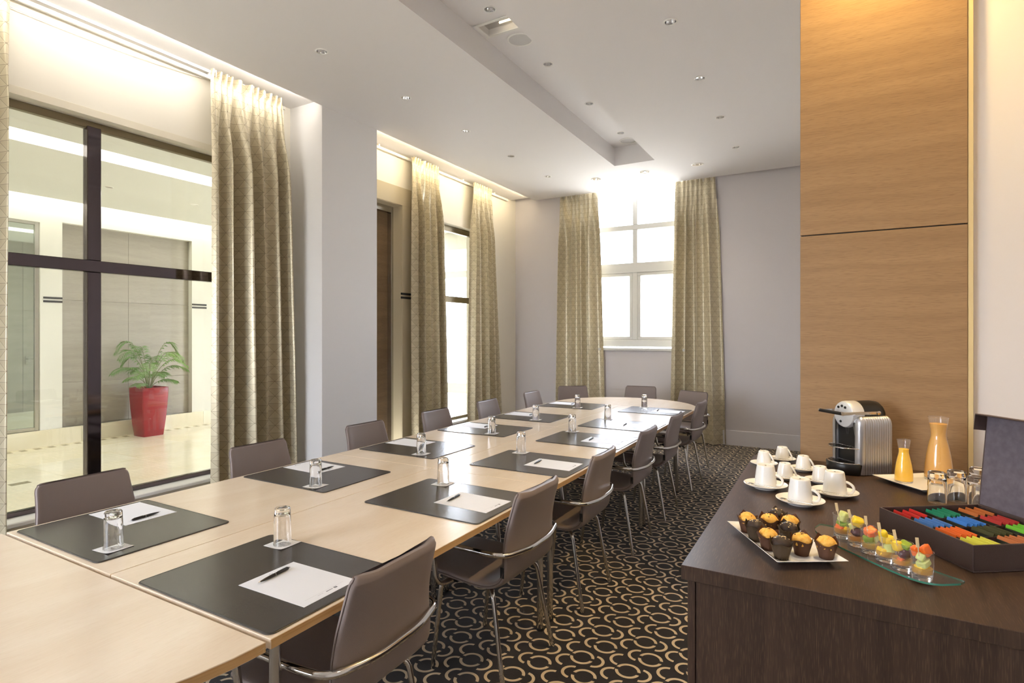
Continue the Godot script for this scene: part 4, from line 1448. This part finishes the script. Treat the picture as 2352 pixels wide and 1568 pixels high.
func cup(at: Vector3, big: bool, turn: float, label: String, spoon: bool) -> void:
	var k := 1.0 if big else 0.74
	var g := G.new()
	# saucer
	g.lathe([Vector2(0, 0.002), Vector2(0.040, 0.0), Vector2(0.043, 0.0), Vector2(0.046, 0.004), Vector2(0.066, 0.011), Vector2(0.0785, 0.017), Vector2(0.0795, 0.0185), Vector2(0.078, 0.019), Vector2(0.064, 0.0135), Vector2(0.044, 0.0075), Vector2(0.040, 0.0065), Vector2(0, 0.006)].map(func(v): return v * k), 40)
	solo("saucer", g.done(), M.porcelain, "white saucer under the %s" % label, "saucer", at, 0.0, "white saucers")
	var o := thing("coffee_cup", "upside-down %s" % label, "cup", at + V(0, 0.0076 * k, 0), turn, "upturned white cups")
	g = G.new()
	if big:
		g.lathe([Vector2(0.0375, 0.0), Vector2(0.0392, 0.001), Vector2(0.0398, 0.006), Vector2(0.0385, 0.03), Vector2(0.0355, 0.056), Vector2(0.0322, 0.078), Vector2(0.0312, 0.0815), Vector2(0.0295, 0.083), Vector2(0.0262, 0.083), Vector2(0.025, 0.0805), Vector2(0, 0.0800)], 36)
	else:
		g.lathe([Vector2(0.029, 0.0), Vector2(0.0305, 0.001), Vector2(0.0310, 0.006), Vector2(0.0300, 0.022), Vector2(0.0265, 0.042), Vector2(0.0225, 0.057), Vector2(0.0212, 0.0600), Vector2(0.0198, 0.061), Vector2(0.017, 0.061), Vector2(0.016, 0.059), Vector2(0, 0.0585)], 32)
	part("bowl", g.done(), M.porcelain, o)
	g = G.new()
	if big: g.tube(spline([V(0.0360, 0.048, 0), V(0.046, 0.045, 0), V(0.058, 0.036, 0), V(0.0615, 0.024, 0), V(0.056, 0.012, 0), V(0.047, 0.008, 0), V(0.0385, 0.009, 0)], 5), 0.0048, 8)
	else: g.tube(spline([V(0.0230, 0.052, 0), V(0.031, 0.044, 0), V(0.041, 0.027, 0), V(0.046, 0.012, 0), V(0.042, 0.006, 0), V(0.030, 0.008, 0)], 5), 0.0038, 8)
	part("handle", g.done(), M.porcelain, o)
	g = G.new()
	g.ball(V(0, (0.081 if big else 0.0592), 0), V(0.004, 0.0006, 0.003), 8, 4)
	part("maker_mark", g.done(), M.mark_black, o)
	if spoon:
		var so := thing("teaspoon", "steel spoon of the %s" % label, "spoon", at + V(-0.004 * k, 0.0182 * k, 0.046 * k), -0.28, "teaspoons on the saucers")
		g = G.new()
		g.ball(V(-0.048 * k, 0.0005, 0.0), V(0.0145, 0.0026, 0.0088) * k, 12, 6)
		part("bowl", g.done(), M.steel, so)
		g = G.new()
		g.tube(PackedVector3Array([V(-0.036 * k, 0.001, 0), V(0.0, 0.0012, 0), V(0.050 * k, 0.0015, 0)]), 0.0014, 6)
		part("handle", g.done(), M.steel, so)

func carafe(at: Vector3, s: float, fill: float, juice: Material, label: String) -> void:
	var o := thing("carafe", label, "carafe", at, 0.0, "juice carafes")
	var P := [Vector2(0.0475, 0.0), Vector2(0.0500, 0.004), Vector2(0.0500, 0.03), Vector2(0.0480, 0.065), Vector2(0.0430, 0.105), Vector2(0.0355, 0.145), Vector2(0.0295, 0.172), Vector2(0.0275, 0.186), Vector2(0.0285, 0.205), Vector2(0.0325, 0.235), Vector2(0.0362, 0.262)]
	var smooth := []
	for i in P.size() - 1:
		for k in 3:
			var p0: Vector2 = P[maxi(i - 1, 0)]
			var p3: Vector2 = P[mini(i + 2, P.size() - 1)]
			smooth.append((P[i] as Vector2).cubic_interpolate(P[i + 1], p0, p3, k / 3.0))
	smooth.append(P[P.size() - 1])
	var g := G.new()
	var wall := []
	for v in smooth:
		if v.y >= 0.0: wall.append(v * s)
	wall.append(Vector2(0.0368, 0.2630) * s)
	g.lathe(wall, 40)
	part("glass_body", g.done(), M.thin_glass, o)
	g = G.new()
	g.lathe([Vector2(0, 0.0), Vector2(0.0470, 0.0), Vector2(0.0494, 0.004), Vector2(0.0490, 0.0085), Vector2(0.030, 0.0082), Vector2(0, 0.009)].map(func(v): return v * s), 40)
	part("glass_foot", g.done(), M.glass, o)
	g = G.new()
	g.tube(PackedVector3Array(range(33).map(func(k): return V(cos(TAU * k / 32), 0, sin(TAU * k / 32)) * 0.0366 * s + V(0, 0.263 * s, 0))), 0.0009, 5, false)
	part("rim", g.done(), M.glass, o)
	g = G.new()
	var jp := [Vector2(0, 0.0098) , Vector2(0.030, 0.0088), Vector2(0.0484, 0.0098)]
	for v in smooth:
		if v.y > 0.0105 and v.y < fill: jp.append(Vector2(v.x - 0.0012, v.y))
	var last: Vector2 = jp[jp.size() - 1]
	jp.append(Vector2(last.x - 0.002, last.y + 0.0006))
	jp.append(Vector2(0, last.y + 0.0004))
	g.lathe(jp.map(func(v): return v * s), 40)
	part("juice", g.done(), juice, o)

func fruit(called: String, mesh: Mesh, m: Material, label: String, at: Vector3, turn: float) -> void:
	var o := solo(called, mesh, m, label, "fruit", at, turn, "fruit pieces in the small glasses")
	if called != "grape": o.rotation = Vector3(sin(at.x * 900.0) * 0.35, turn, cos(at.y * 1100.0) * 0.35)

func cube(w: float, h: float, d: float, sd: int) -> ArrayMesh:
	var nz := FastNoiseLite.new()
	nz.seed = sd
	nz.frequency = 1.6
	var g := G.new()
	g.ball(Vector3.ZERO, V(w, h, d) * 0.5, 20, 14, func(v: Vector3) -> float:
		var q: float = 1.0 / pow(pow(absf(v.x), 9.0) + pow(absf(v.y), 9.0) + pow(absf(v.z), 9.0), 0.1111)
		return q - 1.0 + nz.get_noise_3dv(v) * 0.12)
	return g.done()

func build_counter_things() -> void:
	var y := COUNTER + 0.0004
	# ---- plate of muffins
	var pa := atan2(0.275, 0.165)
	var pc := V(-0.128, y, -1.768)
	solo("serving_plate", plate(0.315, 0.185, 0.022), M.porcelain, "white rectangular plate with upturned corners holding the mini muffins", "plate", pc, -pa, "white rectangular plates")
	var my := y + 0.0093
	var ms := [
		[-0.226, -1.822, false, "golden muffin at the left end of the plate"], [-0.196, -1.758, true, "dark chocolate muffin second from the left on the plate"], [-0.158, -1.703, false, "golden muffin in the middle of the front row of the plate"],
		[-0.121, -1.650, true, "dark chocolate muffin at the front tip of the plate"], [-0.168, -1.842, false, "golden muffin in the back row behind the dark one on the left"], [-0.150, -1.905, true, "dark chocolate muffin at the back of the plate"],
		[-0.113, -1.857, false, "golden muffin with a tall paper point at the back right"], [-0.112, -1.787, true, "dark chocolate muffin in the middle of the back row"], [-0.076, -1.706, false, "golden muffin right of the front dark muffin"], [-0.018, -1.712, false, "golden muffin at the right end of the plate"]]
	for k in ms.size():
		muffin(ms[k][3], V(ms[k][0], my, ms[k][1]), ms[k][2], 0.5 + k * 0.9, 100 + k)
	# ---- cups
	cup(V(-0.233, y, -2.415), true, -0.15, "large white cup at the left of the three large cups", true)
	cup(V(-0.105, y, -2.250), true, -0.15, "large white cup nearest the muffins", true)
	cup(V(0.002, y, -2.430), true, -0.15, "large white cup at the right of the three large cups", true)
	cup(V(-0.280, y, -2.830), false, -0.35, "small white cup at the left, on the sideboard edge", false)
	cup(V(-0.214, y, -2.975), false, -0.35, "small white cup farthest back by the oak panel", true)
	cup(V(-0.118, y, -2.805), false, -0.35, "small white cup nearest the coffee machine", true)
	cup(V(-0.178, y, -2.610), false, -0.35, "small white cup in the middle behind the large ones", true)
	cup(V(-0.049, y, -2.615), false, -0.35, "small white cup half hidden behind the right large cup", true)
	build_machine(y)
	# ---- plate with carafes
	solo("serving_plate", plate(0.34, 0.235, 0.021), M.porcelain, "white rectangular plate under the two juice carafes", "plate", V(0.342, y, -2.785), 0.677, "white rectangular plates")
	carafe(V(0.243, y + 0.0095, -2.755), 0.64, 0.212, M.orange_juice, "small glass carafe of bright orange juice")
	carafe(V(0.369, y + 0.0102, -2.862), 0.965, 0.236, M.pink_juice, "large glass carafe of pale amber juice")
	# ---- tumblers
	var tm := tumbler(0.0295, 0.028, 0.108, 0.0022, 0.022)
	var tp := [[0.320, -2.515, "clear tumbler in front of the large carafe, leftmost of four"], [0.384, -2.572, "clear tumbler second from the left of four by the tea box"], [0.431, -2.500, "clear tumbler beside the tea box lid, in front"], [0.463, -2.665, "clear tumbler at the back, next to the tea box lid"]]
	for q in tp: solo("tumbler", tm, M.glass, q[2], "glass", V(q[0], y, q[1]), 0.0, "upturned tumblers beside the tea box")
	build_fruit(y)
	build_tea(y)

func build_machine(y: float) -> void:
	var o := thing("coffee_machine", "silver and black capsule coffee machine with ribbed sides and a lever", "coffee machine", V(0.042, y, -2.872), 2.277)
	# front is -z
	for s in [-1.0, 1.0]:
		# ribbed side shell, lofted front to back
		var rings := []
		var n := 108
		for i in n + 1:
			var t := float(i) / n
			var z := lerpf(-0.002, 0.168, t)
			var e := minf(t, 1.0 - t) * 0.170
			var rd := 0.026
			var inset := 0.0
			if e < rd: inset = rd - sqrt(maxf(0.0, rd * rd - (rd - e) * (rd - e)))
			var rib := 0.0030 * (0.5 - 0.5 * cos(TAU * clampf((t - 0.14) / 0.80, 0.0, 1.0) * 12.0)) if t > 0.14 and t < 0.94 else 0.0
			var hw := 0.086 - inset * 0.8 - rib
			var top := 0.250 - inset - rib
			var ring := PackedVector3Array()
			var xin := 0.056
			var pts := [Vector2(xin, 0.001), Vector2(hw - 0.003, 0.001), Vector2(hw, 0.006)]
			for k in 7:
				var a := PI / 2 * k / 6.0
				pts.append(Vector2(hw - 0.022 + cos(a) * 0.022, top - 0.034 + sin(a) * 0.034))
			pts.append(Vector2(xin, top))
			for p in pts: ring.append(V(p.x * s, p.y, z))
			if s < 0: ring.reverse()
			rings.append(ring)
		var g := G.new()
		g.loft(rings, true, true)
		part("ribbed_side", g.done(), M.machine_silver, o, "ribbed silver side shell")
	part("body", boxes([[V(-0.056, 0.001, 0.012), V(0.056, 0.245, 0.166)]], 0.004), M.machine_black, o)
	var along := Transform3D(Basis(V(1, 0, 0), V(0, 0, 1), V(0, -1, 0)), V(0, 0.2516, 0))
	var g := G.new()
	g.lathe([Vector2(0.0575, 0.045), Vector2(0.0578, 0.120), Vector2(0.054, 0.148), Vector2(0.042, 0.164), Vector2(0.022, 0.171), Vector2(0, 0.172)], 40, Vector3.ZERO, along)
	part("barrel", g.done(), M.machine_black, o)
	g = G.new()
	g.lathe([Vector2(0, -0.0125), Vector2(0.048, -0.0115), Vector2(0.054, -0.0085), Vector2(0.0575, -0.001), Vector2(0.0582, 0.008), Vector2(0.0582, 0.045), Vector2(0.0570, 0.047)], 40, Vector3.ZERO, along)
	var cap := part("front_cap", g.done(), M.machine_face, o, "round silver front cap")
	var bs := [Vector2(0.025, 0.029), Vector2(0.005, 0.036), Vector2(-0.014, 0.031), Vector2(0.012, -0.032)]
	for b in bs:
		g = G.new()
		g.lathe([Vector2(0, -0.0150), Vector2(0.0052, -0.0145), Vector2(0.0058, -0.0115)], 14, Vector3.ZERO, along.translated(V(b.x, b.y, 0)))
		part("button", g.done(), M.machine_black, cap, "round black button")
	g = G.new()
	g.lathe([Vector2(0.0, 0.165), Vector2(0.010, 0.165), Vector2(0.014, 0.196), Vector2(0.0, 0.197)], 16, V(0, 0.0, 0.020))
	part("spout", g.done(), M.machine_black, o)
	# lever: two chrome arms, black grip
	var lv := part("lever", boxes([[V(-0.068, 0.2565, -0.068), V(-0.0605, 0.2695, 0.105)], [V(0.0605, 0.2565, -0.068), V(0.068, 0.2695, 0.105)]], 0.002), M.chrome, o, "chrome lever arms")
	for s in [-1.0, 1.0]:
		for q in [[0.068, 0.105, 0.0088], [0.066, -0.070, 0.0078]]:
			g = G.new()
			g.lathe([Vector2(0, -0.0035), Vector2(q[2], -0.003), Vector2(q[2], 0.003), Vector2(0, 0.0035)], 18, Vector3.ZERO, Transform3D(Basis(V(0, 0, 1), V(1, 0, 0), V(0, 1, 0)), V(s * q[0], 0.263, q[1])))
			part("pivot", g.done(), M.chrome, lv)
	g = G.new()
	g.tube(PackedVector3Array([V(-0.060, 0.263, -0.071), V(0.060, 0.263, -0.071)]), 0.0072, 14)
	part("grip", g.done(), M.handle_black, lv, "black handle grip")
	# drip tray: half round base, grille of bars
	g = G.new()
	var half := func(r: float, yy: float) -> PackedVector3Array:
		var out := PackedVector3Array()
		for k in 25:
			var a := PI * k / 24.0
			out.append(V(cos(a) * r, yy, -sin(a) * r + 0.012))
		return out
	g.loft([half.call(0.078, 0.001), half.call(0.080, 0.004), half.call(0.083, 0.044), half.call(0.081, 0.047)], true, true)
	part("drip_tray", g.done(), M.machine_black, o)
	for lvl in [[0.0485, 0.076, "drip_grille"], [0.113, 0.074, "cup_grille"]]:
		g = G.new()
		var rim: PackedVector3Array = half.call(lvl[1], lvl[0])
		rim.append(rim[0])
		g.tube(rim, 0.0022, 6, false)
		for k in 9:
			var x: float = lvl[1] * (-0.8 + 0.2 * k)
			var zz: float = -sqrt(maxf(0.0, lvl[1] * lvl[1] - x * x)) + 0.012
			g.box(V(x - 0.0022, lvl[0] - 0.0012, zz), V(x + 0.0022, lvl[0] + 0.0012, 0.012))
		part(lvl[2], g.done(), M.chrome, o, "chrome slotted grille")
	g = G.new()
	for s in [-1.0, 1.0]: g.tube(PackedVector3Array([V(s * 0.062, 0.048, 0.004), V(s * 0.062, 0.114, 0.004)]), 0.0045, 10)
	part("grille_post", g.done(), M.steel, o)

func build_fruit(y: float) -> void:
	# bent glass tray
	var c := V(0.108, y, -1.806)
	var turn := -atan2(0.29, 0.27)
	var g := G.new()
	var n := 30
	var up := []
	var dn := []
	for i in n + 1:
		var t := float(i) / n * 2.0 - 1.0
		var x := t * 0.212
		var hw := 0.052 * pow(maxf(0.0, 1.0 - pow(absf(t), 7.0)), 0.45)
		hw = maxf(hw, 0.004)
		var yy := 0.0015 + 0.018 * t * t * t * t
		up.append([x, yy + 0.0045, hw])
		dn.append([x, yy, hw])
	var rings := []
	for i in n + 1:
		var a: Array = up[i]
		var b: Array = dn[i]
		rings.append(PackedVector3Array([V(a[0], a[1], a[2]), V(a[0], a[1], -a[2]), V(b[0], b[1], -b[2]), V(b[0], b[1], b[2])]))
	var tr := thing("glass_tray", "long clear green-edged glass tray carrying six fruit glasses", "tray", c, turn)
	var eg := G.new()
	for k in 4:
		var gg: G = g if k % 2 == 0 else eg
		gg.smooth()
		for i in n:
			var r0: PackedVector3Array = rings[i]
			var r1: PackedVector3Array = rings[i + 1]
			var j := (k + 1) % 4
			gg.quad(r0[k], r1[k], r1[j], r0[j])
	eg.fan(rings[0], false)
	eg.fan(rings[n], true)
	part("sheet", g.done(), M.pane, tr)
	part("polished_edge", eg.done(), M.glass_edge, tr, "green polished glass edge")
	# glasses with fruit
	var sp := [[0.021, -1.920], [0.055, -1.868], [0.086, -1.822], [0.117, -1.777], [0.150, -1.733], [0.186, -1.690]]
	g = G.new()
	g.lathe([Vector2(0.0224, 0.002), Vector2(0.0232, 0.03), Vector2(0.0245, 0.0675)], 32)
	var gm := g.done()
	g = G.new()
	g.lathe([Vector2(0, 0.0005), Vector2(0.0205, 0.0), Vector2(0.0221, 0.002), Vector2(0.0222, 0.0115), Vector2(0.019, 0.0128), Vector2(0, 0.0125)], 32)
	var gb := g.done()
	g = G.new()
	g.tube(PackedVector3Array(range(33).map(func(k): return V(cos(TAU * k / 32), 0, sin(TAU * k / 32)) * 0.0243 + V(0, 0.0675, 0))), 0.0007, 5, false)
	var gr := g.done()
	g = G.new()
	g.lathe([Vector2(0, 0.0132), Vector2(0.017, 0.0136), Vector2(0.0212, 0.0165), Vector2(0.0216, 0.028), Vector2(0, 0.0282)], 24)
	var jm := g.done()
	var ball := func(r: Vector3) -> ArrayMesh:
		var b := G.new()
		b.ball(Vector3.ZERO, r, 16, 10)
		return b.done()
	var grape: ArrayMesh = ball.call(V(0.0165, 0.0125, 0.0140))
	var kinds := [
		[["papaya", 0.024, 0.015, 0.022, -0.004, 0.026, 0.002], ["pineapple", 0.015, 0.014, 0.016, 0.010, 0.026, 0.008], ["kiwi", 0.030, 0.009, 0.024, 0.001, 0.041, 0.0], ["melon", 0.021, 0.026, 0.020, 0.003, 0.060, -0.001]],
		[["papaya", 0.026, 0.008, 0.024, 0.0, 0.023, 0.0], ["grape", 0, 0, 0, 0.002, 0.0375, 0.004], ["melon", 0.018, 0.014, 0.016, -0.008, 0.052, -0.004], ["pineapple", 0.030, 0.020, 0.022, 0.002, 0.066, 0.0]],
		[["melon", 0.030, 0.012, 0.026, 0.0, 0.024, 0.0], ["kiwi", 0.020, 0.013, 0.018, -0.006, 0.039, 0.006], ["melon", 0.016, 0.014, 0.016, 0.010, 0.040, -0.004], ["papaya", 0.032, 0.017, 0.024, 0.0, 0.057, 0.002]],
		[["pineapple", 0.024, 0.016, 0.022, -0.005, 0.025, 0.004], ["melon", 0.020, 0.022, 0.020, 0.006, 0.034, 0.002], ["pineapple", 0.022, 0.018, 0.020, 0.010, 0.055, 0.0], ["pineapple", 0.017, 0.028, 0.016, -0.005, 0.064, 0.004]],
		[["papaya", 0.016, 0.014, 0.014, -0.004, 0.023, 0.010], ["melon", 0.024, 0.010, 0.020, 0.006, 0.022, -0.004], ["grape", 0, 0, 0, 0.004, 0.041, 0.004], ["pineapple", 0.018, 0.020, 0.018, -0.011, 0.058, 0.004], ["kiwi", 0.030, 0.010, 0.022, 0.006, 0.062, -0.001]],
		[["pineapple", 0.030, 0.014, 0.026, 0.0, 0.025, 0.0], ["melon", 0.026, 0.013, 0.022, 0.002, 0.040, 0.004], ["melon", 0.018, 0.016, 0.016, -0.003, 0.054, 0.006], ["papaya", 0.018, 0.020, 0.014, -0.012, 0.064, -0.006], ["papaya", 0.030, 0.022, 0.012, 0.008, 0.068, -0.004]]]
	var cn := {"papaya": "orange papaya piece", "pineapple": "yellow pineapple piece", "kiwi": "green kiwi slice", "melon": "pale green melon piece", "grape": "dark red grape"}
	for k in 6:
		var p := V(sp[k][0], y + 0.0062, sp[k][1])
		var who := "the %s fruit glass from the left" % ORD[k]
		var o := thing("fruit_glass", "small clear glass of cut fruit, %s" % ("%s from the left on the tray" % ORD[k] if k < 5 else "rightmost and nearest on the tray"), "glass", p, 0.0, "fruit glasses on the tray")
		part("glass_body", gm, M.thin_glass, o)
		part("glass_base", gb, M.glass, o)
		part("rim", gr, M.glass, o)
		part("fruit_syrup", jm, M.fruit_juice, o)
		var seen := {}
		for i in kinds[k].size():
			var q: Array = kinds[k][i]
			var m: ArrayMesh = grape if q[0] == "grape" else cube(minf(q[1] * 1.1, 0.028), q[2] * 1.15, minf(q[3] * 1.1, 0.026), k * 10 + i)
			var nth: int = seen.get(q[0], 0)
			seen[q[0]] = nth + 1
			var total := 0
			for qq in kinds[k]:
				if qq[0] == q[0]: total += 1
			var pre: String = "" if total == 1 else ("lower " if nth == 0 else "upper ")
			fruit(q[0], m, M[q[0]], "%s%s in %s" % [pre, cn[q[0]], who], p + V(q[4], q[5], q[6]), rng.randf() * 1.2)
		# wooden paddle pick leaning in the glass
		var pk := thing("cocktail_pick", "flat wooden pick standing in %s" % who, "pick", p, 0.0, "wooden picks in the fruit glasses")
		g = G.new()
		var lean := Transform3D(Basis(V(0, 0, 1), 0.14 + 0.05 * sin(k * 2.1)) * Basis(V(1, 0, 0), 0.10), V(-0.004, 0.020, 0.010))
		g.box(V(-0.0012, 0.0, -0.0008), V(0.0012, 0.062, 0.0008), 0.0004, lean)
		part("shaft", g.done(), M.pick_wood, pk)
		g = G.new()
		g.box(V(-0.0042, 0.060, -0.0009), V(0.0030, 0.084, 0.0009), 0.0005, lean)
		part("paddle", g.done(), M.pick_wood, pk)

func build_tea(y: float) -> void:
	# box axes: u from the back left corner towards the camera, v away to the right
	var u2 := Vector2(0.57, 0.82).normalized()
	var corner := Vector2(0.303, -1.808) - u2 * 0.32          # left corner
	var turn := atan2(u2.x, u2.y)                               # local +z = u
	var Lu := 0.32
	var Lv := 0.33
	var H := 0.070
	# local x = v (to the right), local z = u (towards the camera)
	var o := thing("tea_box", "dark brown tea box with open lid and twelve compartments", "box", V(corner.x, y, corner.y), turn)
	var w := 0.004
	part("base", boxes([[V(0, 0, 0), V(Lv, w, Lu)]], 0.001), M.box_brown, o)
	part("side", boxes([[V(0, w, 0), V(w, H, Lu)]], 0.001), M.box_brown, o)
	part("side", boxes([[V(Lv - w, w, 0), V(Lv, H, Lu)]], 0.001), M.box_brown, o)
	part("side", boxes([[V(w, w, 0), V(Lv - w, H, w)]], 0.001), M.box_brown, o)
	part("side", boxes([[V(w, w, Lu - w), V(Lv - w, H, Lu)]], 0.001), M.box_brown, o)
	var cx := (Lv - 2 * w) / 3.0
	var cz := (Lu - 2 * w) / 4.0
	for i in [1, 2]: part("divider", boxes([[V(w + cx * i - 0.001, w, w), V(w + cx * i + 0.001, H - 0.012, Lu - w)]]), M.box_brown, o)
	for k in [1, 2, 3]:
		for i in 3: part("divider", boxes([[V(w + cx * i + 0.001, w, w + cz * k - 0.001), V(w + cx * (i + 1) - 0.001, H - 0.012, w + cz * k + 0.001)]]), M.box_brown, o)
	# lid: shallow tray standing up on the far right edge, leaning back
	var lean := Transform3D(Basis(V(0, 0, 1), -0.10), V(Lv, H - 0.004, 0))
	var lg := G.new()
	lg.box(V(0, 0, 0), V(0.004, 0.285, Lu), 0.001, lean)
	var lid := part("lid", lg.done(), M.box_brown, o)
	lg = G.new()
	lg.box(V(-0.0012, 0.006, 0.006), V(0.0, 0.281, Lu - 0.006), 0.0, lean)
	part("lining", lg.done(), M.box_lining, lid, "grey felt lining")
	lg = G.new()
	lg.box(V(-0.040, 0.281, 0), V(0.004, 0.285, Lu), 0.001, lean)
	part("lid_lip", lg.done(), M.box_brown, lid)
	for s in 2:
		var zz: float = 0.0005 if s == 0 else Lu - 0.0025
		lg = G.new()
		lg.box(V(-0.040, 0.235, zz), V(0.0, 0.281, zz + 0.002), 0.0, lean)
		part("lid_corner", lg.done(), M.box_brown, lid)
	# tea sachets
	var cols := [
		[["red", C(206, 44, 40)], ["blue", C(74, 126, 200)], ["orange", C(238, 110, 38)], ["yellow", C(226, 224, 80)]],
		[["green", C(28, 128, 96)], ["bright blue", C(58, 124, 210)], ["dark olive", C(66, 66, 34)], ["copper", C(190, 110, 62)]],
		[["light brown", C(184, 104, 50)], ["crimson", C(176, 44, 44)], ["lime green", C(104, 184, 48)], ["tan", C(200, 132, 80)]]]
	# each sachet spans its cell along u and leans away to the right; the stack runs along v
	var sw := cz - 0.012
	var bm := boxes([[V(-0.0017, 0, -sw / 2), V(0.0017, 0.052, sw / 2)]], 0.0012)
	var tmesh := boxes([[V(-0.0013, 0.052, -sw / 2), V(0.0013, 0.062, sw / 2)]], 0.0003)
	for i in 3:
		for k in 4:
			var nm: String = cols[i][k][0]
			var sm := mat("sachet_%s" % nm.replace(" ", "_"), cols[i][k][1], 0.35)
			var cnt: int = [[3, 4, 5, 4], [4, 5, 4, 4], [3, 4, 4, 4]][i][k]
			for s in cnt:
				var off := 0.016 + s * (cx - 0.052) / (cnt - 1)
				var lp := V(w + cx * i + off, w + 0.0006 + 0.0015 * rng.randf(), w + cz * (k + 0.5) + rng.randf_range(-0.003, 0.003))
				var sc := thing("tea_sachet", "dark tea sachet with %s top edge in the tea box" % nm, "tea sachet", o.transform * lp, turn, "%s tea sachets" % nm)
				sc.basis = Basis(Vector3.UP, turn) * Basis(Vector3(0, 0, 1), -0.30 - 0.05 * rng.randf())
				part("envelope", bm, M.sachet_dark, sc)
				part("top_edge", tmesh, sm, sc)
